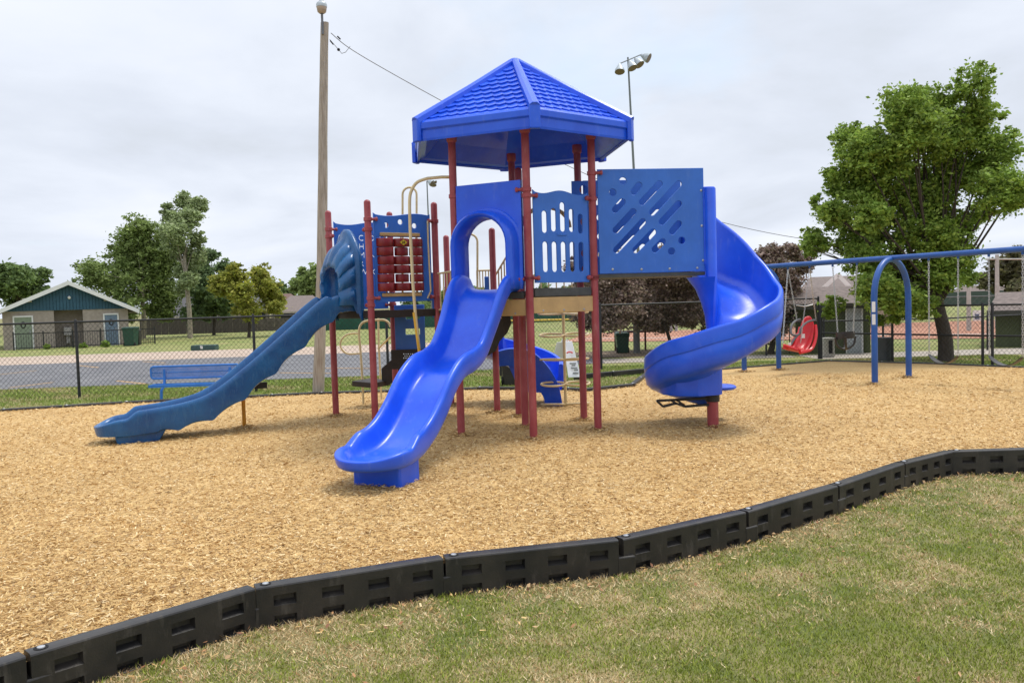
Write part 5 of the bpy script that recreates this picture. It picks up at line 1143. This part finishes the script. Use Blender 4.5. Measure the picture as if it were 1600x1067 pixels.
# picket railing
def picket(label, x0, x1, Yp, zt_, zb, step=.14):
    t = thing('picket_fence', label, 'fence', (x0, Yp, zb)); g = MB()
    g.bar((x0, Yp, zt_), (x1, Yp, zt_), .05, .05); g.bar((x0, Yp, zb + .12), (x1, Yp, zb + .12), .04, .04); n = int((x1 - x0) / step)
    for k in range(n + 1): g.box((x0 + (x1 - x0) * k / n, Yp, (zb + zt_) / 2), .02, .02, zt_ - zb)
    g.build('pickets', blackpt, t)
    for k in range(6): g = MB(); g.box((x0 + (x1 - x0) * k / 5, Yp - .01, (zb + zt_) / 2 + .05), .08, .08, zt_ - zb + .15); g.build('fence_post', blackpt, t)
picket('black iron picket railing in front of the restroom building', B(0, 545, -1.6).x, B(224, 545, -1.6).x, Y - 1.6, DP(100, 519, Y - 1.6).z, zg)
def bin_(name, label, x0, x1, yt, yb, Y, m, wheels=True):
    a, b = DP(x0, yb, Y), DP(x1, yt, Y); w = b.x - a.x; zb = zf(Y) + .02; zt_ = b.z; c = (a.x + b.x) / 2; t = thing(name, label, 'trash bin', (c, Y, zb))
    g = MB(); g.loft([[Vector((c + x * w * q / 2, Y + y * w * q * .55, z)) for x, y in ((-1, -1), (1, -1), (1, 1), (-1, 1))] for z, q in ((zb, .78), (zt_ - .1, .96), (zt_ - .06, 1.04), (zt_ - .02, 1.04))], True, True); g.build('body', m, t, bevel=.02)
    g = MB(); g.loft([[Vector((c + x * w * q / 2, Y + y * w * q * .55, z)) for x, y in ((-1, -1), (1, -1), (1, 1), (-1, 1))] for z, q in ((zt_ - .02, 1.08), (zt_ + .03, 1.02), (zt_ + .06, .7))], True, True); g.build('lid', m, t, bevel=.02)
    if wheels:
        for s in (-1, 1): g = MB(); g.tube([Vector((c + s * w * .40, Y - .30 * w, zb + .09)), Vector((c + s * w * .47, Y - .30 * w, zb + .09))], .10, 12); g.build('wheel', dark_rec, t, smooth=True)
    return t
bin_('trash_bin', 'dark green wheeled bin at the right end of the restroom building', 196, 213, 512, 539, 49.0, dgreen)
bin_('trash_bin', 'black squat bin beside the green bin at the restroom building', 213, 219, 516, 541, 49.6, blackp, False)
bin_('trash_bin', 'dark green wheeled bin standing under the purple plum trees', 962, 982, 521, 546, 27.6, dgreen)
bin_('trash_bin', 'black wheeled bin with pale lid seen under the front slide', 783, 812, 532, 604, 17.6, blackp)
g = MB(); q = DP(320, 540, 40); g.box((q.x, 40, -.05), 1.15, .6, .30); ub_ = g.build('utility_box', M('utility_box_green', (.025, .07, .065), .5), bevel=.03); tag(ub_, 'low dark green utility box on the grass beyond the parking lot', 'utility box')
g = MB(); g.box((q.x - .05, 39.69, -.0), .12, .01, .14); g.build('box_label', white, ub_)
piv = Vector(((xl + xr) / 2, Y, 0)); ang = rad(30); Rz = Matrix.Rotation(ang, 3, 'Z')
for o in bpy.data.objects:
    if o.parent is None and o.get('category') in ('building', 'fence', 'trash bin') and (o.name.startswith(('restroom', 'picket')) or (o.name.startswith('trash_bin') and o.location.y > 400)):
        q = o.location - Vector((piv.x, piv.y, 0)); q.x *= .89; o.location = Rz @ Vector((q.x, q.y, 0)) + Vector((piv.x, piv.y, o.location.z)); o.rotation_euler.z = ang
        if not o.name.startswith('trash'): o.scale = (.89, 1, 1)
# shrubs
def shrub(x, y, w, Y, lab, seed):
    t = tree(lab, 'shrub', [(x, y, w), (x - w * .6, y + 2, w * .7), (x + w * .6, y + 2, w * .7)], Y, (x, y + w, x, y, 1.2), GR, 700, .07, name='shrub', group='shrubs at the restroom railing', seed=seed, depth=.1, branches=False)
shrub(74, 541, 4, 48.0, 'small shrub at the railing left of the brick recess', 51); shrub(130, 540, 4.5, 48, 'small shrub at the railing by the recess edge', 52); shrub(164, 537, 5, 48, 'small shrub at the railing before the blue door', 53)
shrub(249, 496, 6, 74, 'bright green shrub behind the board fence', 54)
# wooden board fence + houses
def boardfence(label, x0, x1, yt, yb, Y, m=boardm, nm='board_fence', w=.30):
    a, b = DP(x0, yb, Y), DP(x1, yb, Y); zb = zf(Y); zt_ = DP((x0 + x1) / 2, yt, Y).z; t = thing(nm, label, 'fence', (a.x, Y, zb)); g = MB(); n = int((b.x - a.x) / w)
    for k in range(n): h = rnd.uniform(-.03, .03); g.box((a.x + (k + .5) * (b.x - a.x) / n, Y + rnd.uniform(-.02, .02), (zb + zt_ + h) / 2), (b.x - a.x) / n - .015, .03, zt_ + h - zb)
    g.build('boards', m, t); g = MB()
    for z in (zb + .3, zt_ - .3): g.bar((a.x, Y + .06, z), (b.x, Y + .06, z), .05, .09)
    g.build('rails', m, t); return t
boardfence('weathered brown board fence under the trees beyond the parking lot', 219, 392, 498, 520, 72)
boardfence('weathered board fence in front of the brown roofed house', 392, 516, 496, 520, 74, M('paler_fence_boards', (.11, .092, .075), .9, .25, 3))
boardfence('green windscreen fence at the ball field beyond the tower', 505, 700, 486, 508, 70, screen, 'windscreen_fence', 3.0)
boardfence('green windscreen fence seen beneath the upper deck', 702, 930, 484, 505, 76, screen, 'windscreen_fence', 3.0)
boardfence('long green windscreen fence behind the red infield at the right', 1475, 1760, 452, 480, 96, M('grey_green_screen', (.05, .075, .06), .8), 'windscreen_fence', 2.5)
g = MB(); a_, b_ = DP(745, 502, 69), DP(905, 499, 69); g.tube([a_, a_.lerp(b_, .5), b_], .09, 6); tag(g.build('fence_cap', M('yellow_cap', (.62, .42, .05), .6), smooth=True), 'yellow safety cap running along the top of the outfield fence', 'fence cap')
def house(label, x0, x1, ye, yr, Y, m, hip=.25, wallm=brick, depth=9, wins=(), gable=None, name='house', yb=None):
    a, b = DP(x0, ye, Y).x, DP(x1, ye, Y).x; ze = DP((x0 + x1) / 2, ye, Y).z; zr = DP((x0 + x1) / 2, yr, Y).z; zb = zf(Y) - .02
    t = thing(name, label, 'house' if name == 'house' else 'shed', ((a + b) / 2, Y, zb)); g = MB(); g.box(((a + b) / 2, Y + depth / 2, (zb + ze) / 2), b - a - .5, depth, ze - zb); g.build('wall', wallm, t)
    g = MB(); h = (b - a) * hip; y0, y1 = Y - .4, Y + depth + .4; ym = (y0 + y1) / 2
    V = [(a, y0, ze), (b, y0, ze), (b, y1, ze), (a, y1, ze), (a + h, ym, zr), (b - h, ym, zr), (a, y0, ze - .12), (b, y0, ze - .12), (b, y1, ze - .12), (a, y1, ze - .12)]
    g.add(V, [(0, 1, 5, 4), (1, 2, 5), (2, 3, 4, 5), (3, 0, 4), (0, 6, 7, 1), (1, 7, 8, 2), (2, 8, 9, 3), (3, 9, 6, 0), (6, 9, 8, 7)]); rf = g.build('roof', m, t)
    g = MB(); g.box(((a + b) / 2, y0 - .02, ze - .08), b - a, .04, .16); g.build('fascia', M('fascia_tan', (.42, .36, .30), .6) if name == 'house' else M('dark_fascia', (.05, .05, .04), .7), rf)
    for wx, wy, ww_, wh in wins: q = DP(wx, wy, Y); g = MB(); g.box((q.x, Y - .02, q.z), ww_, .06, wh); w_ = g.build('window', glass, t); g = MB(); g.box((q.x, Y - .01, q.z - wh / 2 - .05), ww_ + .2, .10, .1); g.build('sill', white, w_)
    return t, rf
house('grey-roofed house behind the board fence left of the yellow-green tree', 232, 372, 494, 450, 84, shingle, .2, wins=((300, 500, 1.2, .9),), depth=12)
house('tan-walled house with grey roof right of the poplar', 355, 425, 484, 452, 80, M('slate_shingle', (.10, .10, .105), .9, .2, 8), .25, M('cream_siding', (.38, .33, .24), .7), wins=((402, 497, 1.6, 1.0),))
house('brown-roofed house behind the left slide', 425, 520, 486, 460, 78, shingleb, .3, M('house_brick', (.16, .10, .075), .85), wins=((447, 494, 1.2, .9), (465, 494, 1.0, .9)), depth=14)
t, rf = house('red-brown roofed house farthest left of the utility pole', 420, 470, 470, 458, 120, M('redbrown_shingle', (.13, .075, .06), .9), .3, M('cream_siding', (.38, .33, .24)))
house('large brown-roofed house with white gable behind the left green shed', 1240, 1400, 459, 428, 45, shingleb, .12, M('cream_siding', (.38, .33, .24)), depth=12)
g = MB(); P_ = [DP(x, y, 44.3) for x, y in ((1285, 458), (1318, 429), (1345, 458))]; 
for a, b in ((0, 1), (1, 2)): g.bar(P_[a], P_[b], .1, .22)
gb = g.build('gable_trim', white, bpy.data.objects[[o.name for o in bpy.data.objects if o.name.startswith('house')][-1]])
house('low brown-roofed house behind the windscreen at the right', 1470, 1700, 464, 444, 104, shingleb, .1, M('house_brick', (.16, .10, .075)), depth=10)
t, rf = house('olive green shed with brown shingle roof and white door left of the big tree', 1228, 1372, 474, 447, 24.5, shingleb, .06, shgreen, depth=3.6, name='shed')
a_ = DP(1322, 480, 24.5); b_ = DP(1347, 552, 24.5); g = MB(); g.box(((a_.x + b_.x) / 2, 24.48, (a_.z + b_.z) / 2), b_.x - a_.x, .05, a_.z - b_.z); dr_ = g.build('door', M('pale_door', (.45, .48, .50), .5), t)
g = MB(); W_ = b_.x - a_.x
for c, sx, sz in ((a_.x, .05, a_.z - b_.z), (b_.x, .05, a_.z - b_.z), ((a_.x + b_.x) / 2, W_ + .05, .05)): g.box((c, 24.46, (a_.z + b_.z) / 2 if sx < .2 else a_.z), sx, .07, sz)
g.build('frame', white, dr_)
g = MB(); g.tube([DP(1240, 481, 24.4), DP(1300, 480, 24.4)], .02, 6); g.build('conduit', white, t)
t, rf = house('olive green shed with brown shingle roof at the right edge', 1541, 1680, 484, 456, 24.6, shingleb, .10, shgreen, depth=4, name='shed')
for c in range(2):
    pass
# fascia boards / battens on sheds
for x0, x1, Yb in ((1232, 1318, 24.5), (1352, 1368, 24.5), (1546, 1675, 24.6)):
    g = MB(); a, b = DP(x0, 500, Yb).x, DP(x1, 500, Yb).x; n = max(1, int((b - a) / .3))
    for k in range(n + 1): g.box((a + (b - a) * k / n, Yb - .004, .42), .03, .03, 1.1)
    sh = [o for o in bpy.data.objects if o.name.startswith('shed') and o.type == 'EMPTY']; par = sh[0] if Yb == 24.5 else sh[-1]; g.build('battens', shgreen, par)
# air conditioner, trash drum, grey cabinet
q = DP(1293, 566, 22.9); t = thing('air_conditioner', 'pale air conditioning box on the ground by the left green shed', 'air conditioner', (q.x, 22.9, -.08)); g = MB(); g.box((q.x, 22.9, .20), .30, .3, .54); bo_ = g.build('cabinet', M('cabinet_beige', (.42, .40, .36), .5), t, bevel=.02)
g = MB(); g.box((q.x + .03, 22.74, .22), .10, .02, .36); g.build('grille', dark_rec, bo_)
g = MB(); q = DP(1382, 548, 20.9); t = thing('trash_drum', 'dark grey round trash drum behind the near swing arch', 'trash bin', (q.x, 20.9, -.07)); g.lathe((q.x, 20.9, 0), [(.17, -.05), (.19, .0), (.19, .52), (.20, .54), (.17, .54)], 18); g.build('drum', M('drum_grey', (.07, .075, .08), .6), t, smooth=True)
g = MB(); q = DP(1527, 493, 40); g.box((q.x, 40, q.z), .42, .05, .5); bs = g.build('base_sign', white); tag(bs, 'small white sign with dark figure on the ball field', 'sign'); g = MB(); g.box((q.x - .03, 39.965, q.z - .05), .2, .012, .25); g.build('figure', M('sign_blue_grey', (.1, .13, .2)), bs)
# bench-table under the plum trees and grey concrete post
t = thing('picnic_table', 'dark red picnic table under the plum trees', 'picnic table', (DP(990, 520, 29).x, 29, -.1)); g = MB(); a_, b_ = DP(960, 519, 29), DP(1018, 517, 29); g.bar(a_, b_, .7, .06); rt = M('table_red', (.10, .025, .02), .6); g.build('tabletop', rt, t)
for x in (961, 1008): g = MB(); q = DP(x, 519, 29); g.bar(q, (q.x, 29, -.1), .06, .06); g.build('leg', rt, t)
for x, w, y0, y1, Y_, lab in ((995, 11, 548, 500, 27.3, 'grey round concrete post beside the green bin'),): g = MB(); q = DP(x, y0, Y_); g.lathe((q.x, Y_, 0), [(.11, -.15), (.11, DP(x, y1, Y_).z)], 14); tag(g.build('concrete_post', M('grey_post', (.16, .165, .165), .7), smooth=True), lab, 'post')
for x, lab in ((1049, 'pale post pair on the ball field, left one'), (1057, 'pale post pair on the ball field, right one')): g = MB(); q = DP(x, 530, 46); g.lathe((q.x, 46, 0), [(.09, -.2), (.09, DP(x, 499, 46).z)], 10); tag(g.build('field_post', M('pale_field_post', (.5, .5, .5), .6), smooth=True), lab, 'post')
# ================================================================== bench
t = thing('bench', 'blue coated wire-mesh park bench beyond the back edge of the chips', 'bench', (-6.3, 16.75, -.05)); BY = 16.75
def bb(x, y, dy=0): return DP(x, y, BY + dy)
bl, br = bb(235, 570).x, bb(374, 560).x; bz1, bz0 = bb(240, 573).z, bb(240, 592).z; benchb = M('bench_blue', (.02, .17, .55), .4)
def rrect(x0, x1, z0, z1, y, r=.07, n=5):
    P_ = []
    for cx_, cz_, a0 in ((x1 - r, z1 - r, 0), (x0 + r, z1 - r, PI / 2), (x0 + r, z0 + r, PI), (x1 - r, z0 + r, 1.5 * PI)):
        P_ += [Vector((cx_ + r * math.cos(a0 + PI / 2 * k / n), y, cz_ + r * math.sin(a0 + PI / 2 * k / n))) for k in range(n + 1)]
    return P_ + [P_[0]]
g = MB(); g.tube(rrect(bl, br, bz0, bz1, BY), .018, 8); g.tube([(bl, BY, (bz0 + bz1) / 2), (br, BY, (bz0 + bz1) / 2)], .010, 6); bk_ = g.build('backrest', benchb, t, smooth=True)
def lattice(x0, x1, p0, p1, step, name, par, r=.004):
    g = MB(); n = int((x1 - x0) / step); v = Vector(p1) - Vector(p0); L = v.length; v.normalize()
    k = -int(L / step) - 1
    while k * step < x1 - x0:
        for s in (1, -1):
            a = k * step; b = a + L; ca, cb = max(a, 0), min(b, x1 - x0)
            if cb > ca + 1e-3:
                A_ = Vector((x0 + ca, p0[1], p0[2])) + v * ((ca - a) if s > 0 else L - (ca - a)); B_ = Vector((x0 + cb, p0[1], p0[2])) + v * ((cb - a) if s > 0 else L - (cb - a)); g.tube([A_, B_], r, 4, cap=False)
        k += 1
    return g.build(name, benchb, par)
lattice(bl, br, (0, BY, bz0), (0, BY, bz1), .036, 'mesh_panel', bk_, .0065)
sz_ = bb(250, 603, -.35).z; g = MB(); bl += .13; g.bar((bl, BY - .42, sz_), (br, BY - .42, sz_), .03, .05); g.bar((bl, BY - .08, sz_), (br, BY - .08, sz_), .03, .05); g.bar((bl, BY - .42, sz_), (bl, BY - .08, sz_), .03, .05); g.bar((br, BY - .42, sz_), (br, BY - .08, sz_), .03, .05); st_ = g.build('seat', benchb, t)
lattice(bl, br, (0, BY - .42, sz_ + .01), (0, BY - .08, sz_ + .01), .045, 'mesh_panel', st_)
for x in (bl + .15, br - .2):
    g = MB(); g.tube(catmull([Vector((x, BY - .02, bz1 - .05)), Vector((x, BY - .03, sz_ + .05)), Vector((x, BY - .12, sz_ - .06)), Vector((x, BY - .2, sz_ - .12)), Vector((x, BY - .22, -.08))], 4), .028, 8); g.build('leg', benchb, t, smooth=True)
# ================================================================== A-frame sign
SY = 18.1; t = thing('a_frame_sign', 'white folding sandwich-board sign with red mark on the grass', 'sign', (1.1, SY, -.05))
def sp(x, y, dy=0): return DP(x, y, SY + dy)
def slab(P_, th, nm, m, par, out=Vector((0, 1, 0))): g = MB(); P_ = [Vector(p) for p in P_]; g.loft([P_, [p + out * th for p in P_]], True, True); return g.build(nm, m, par, bevel=.008)
f1 = slab([sp(888, 590, -.3), sp(908, 589, -.25), sp(894, 533, 0), sp(880, 534, 0)], .04, 'front_panel', signw, t)
f2 = slab([sp(856, 590, .30), sp(877, 590, .3), sp(882, 534, .06), sp(870, 535, .06)], .04, 'back_panel', signw, t)
g = MB(); q = sp(890, 552, -.16); g.tube([q + Vector((.06 * math.cos(k * PI / 6), -.02, .03 * math.sin(k * PI / 6))) for k in range(7)], .018, 6); g.build('red_mark', redp, f1)
g = MB()
for k, (x0, x1, y) in enumerate(((890, 900, 568), (893, 899, 571), (892, 902, 575), (897, 903, 578), (895, 904, 583))): g.bar(sp(x0, y, -.25), sp(x1, y, -.25), .01, .035)
g.build('faint_lettering', signtxt, f1)
for x in (877, 884): g = MB(); g.tube([sp(x, 535, 0.02), sp(x + 2, 530, .03), sp(x + 5, 534, .04)], .014, 6); g.build('handle', signw, f1)

# the far buildings face the playground
for o in bpy.data.objects:
    if o.type == 'EMPTY' and o.name.split('.')[0] in ('house', 'shed'):
        th = -math.atan2(o.location.x, o.location.y); o.rotation_euler.z = th; o.scale = (math.cos(th), 1, 1)
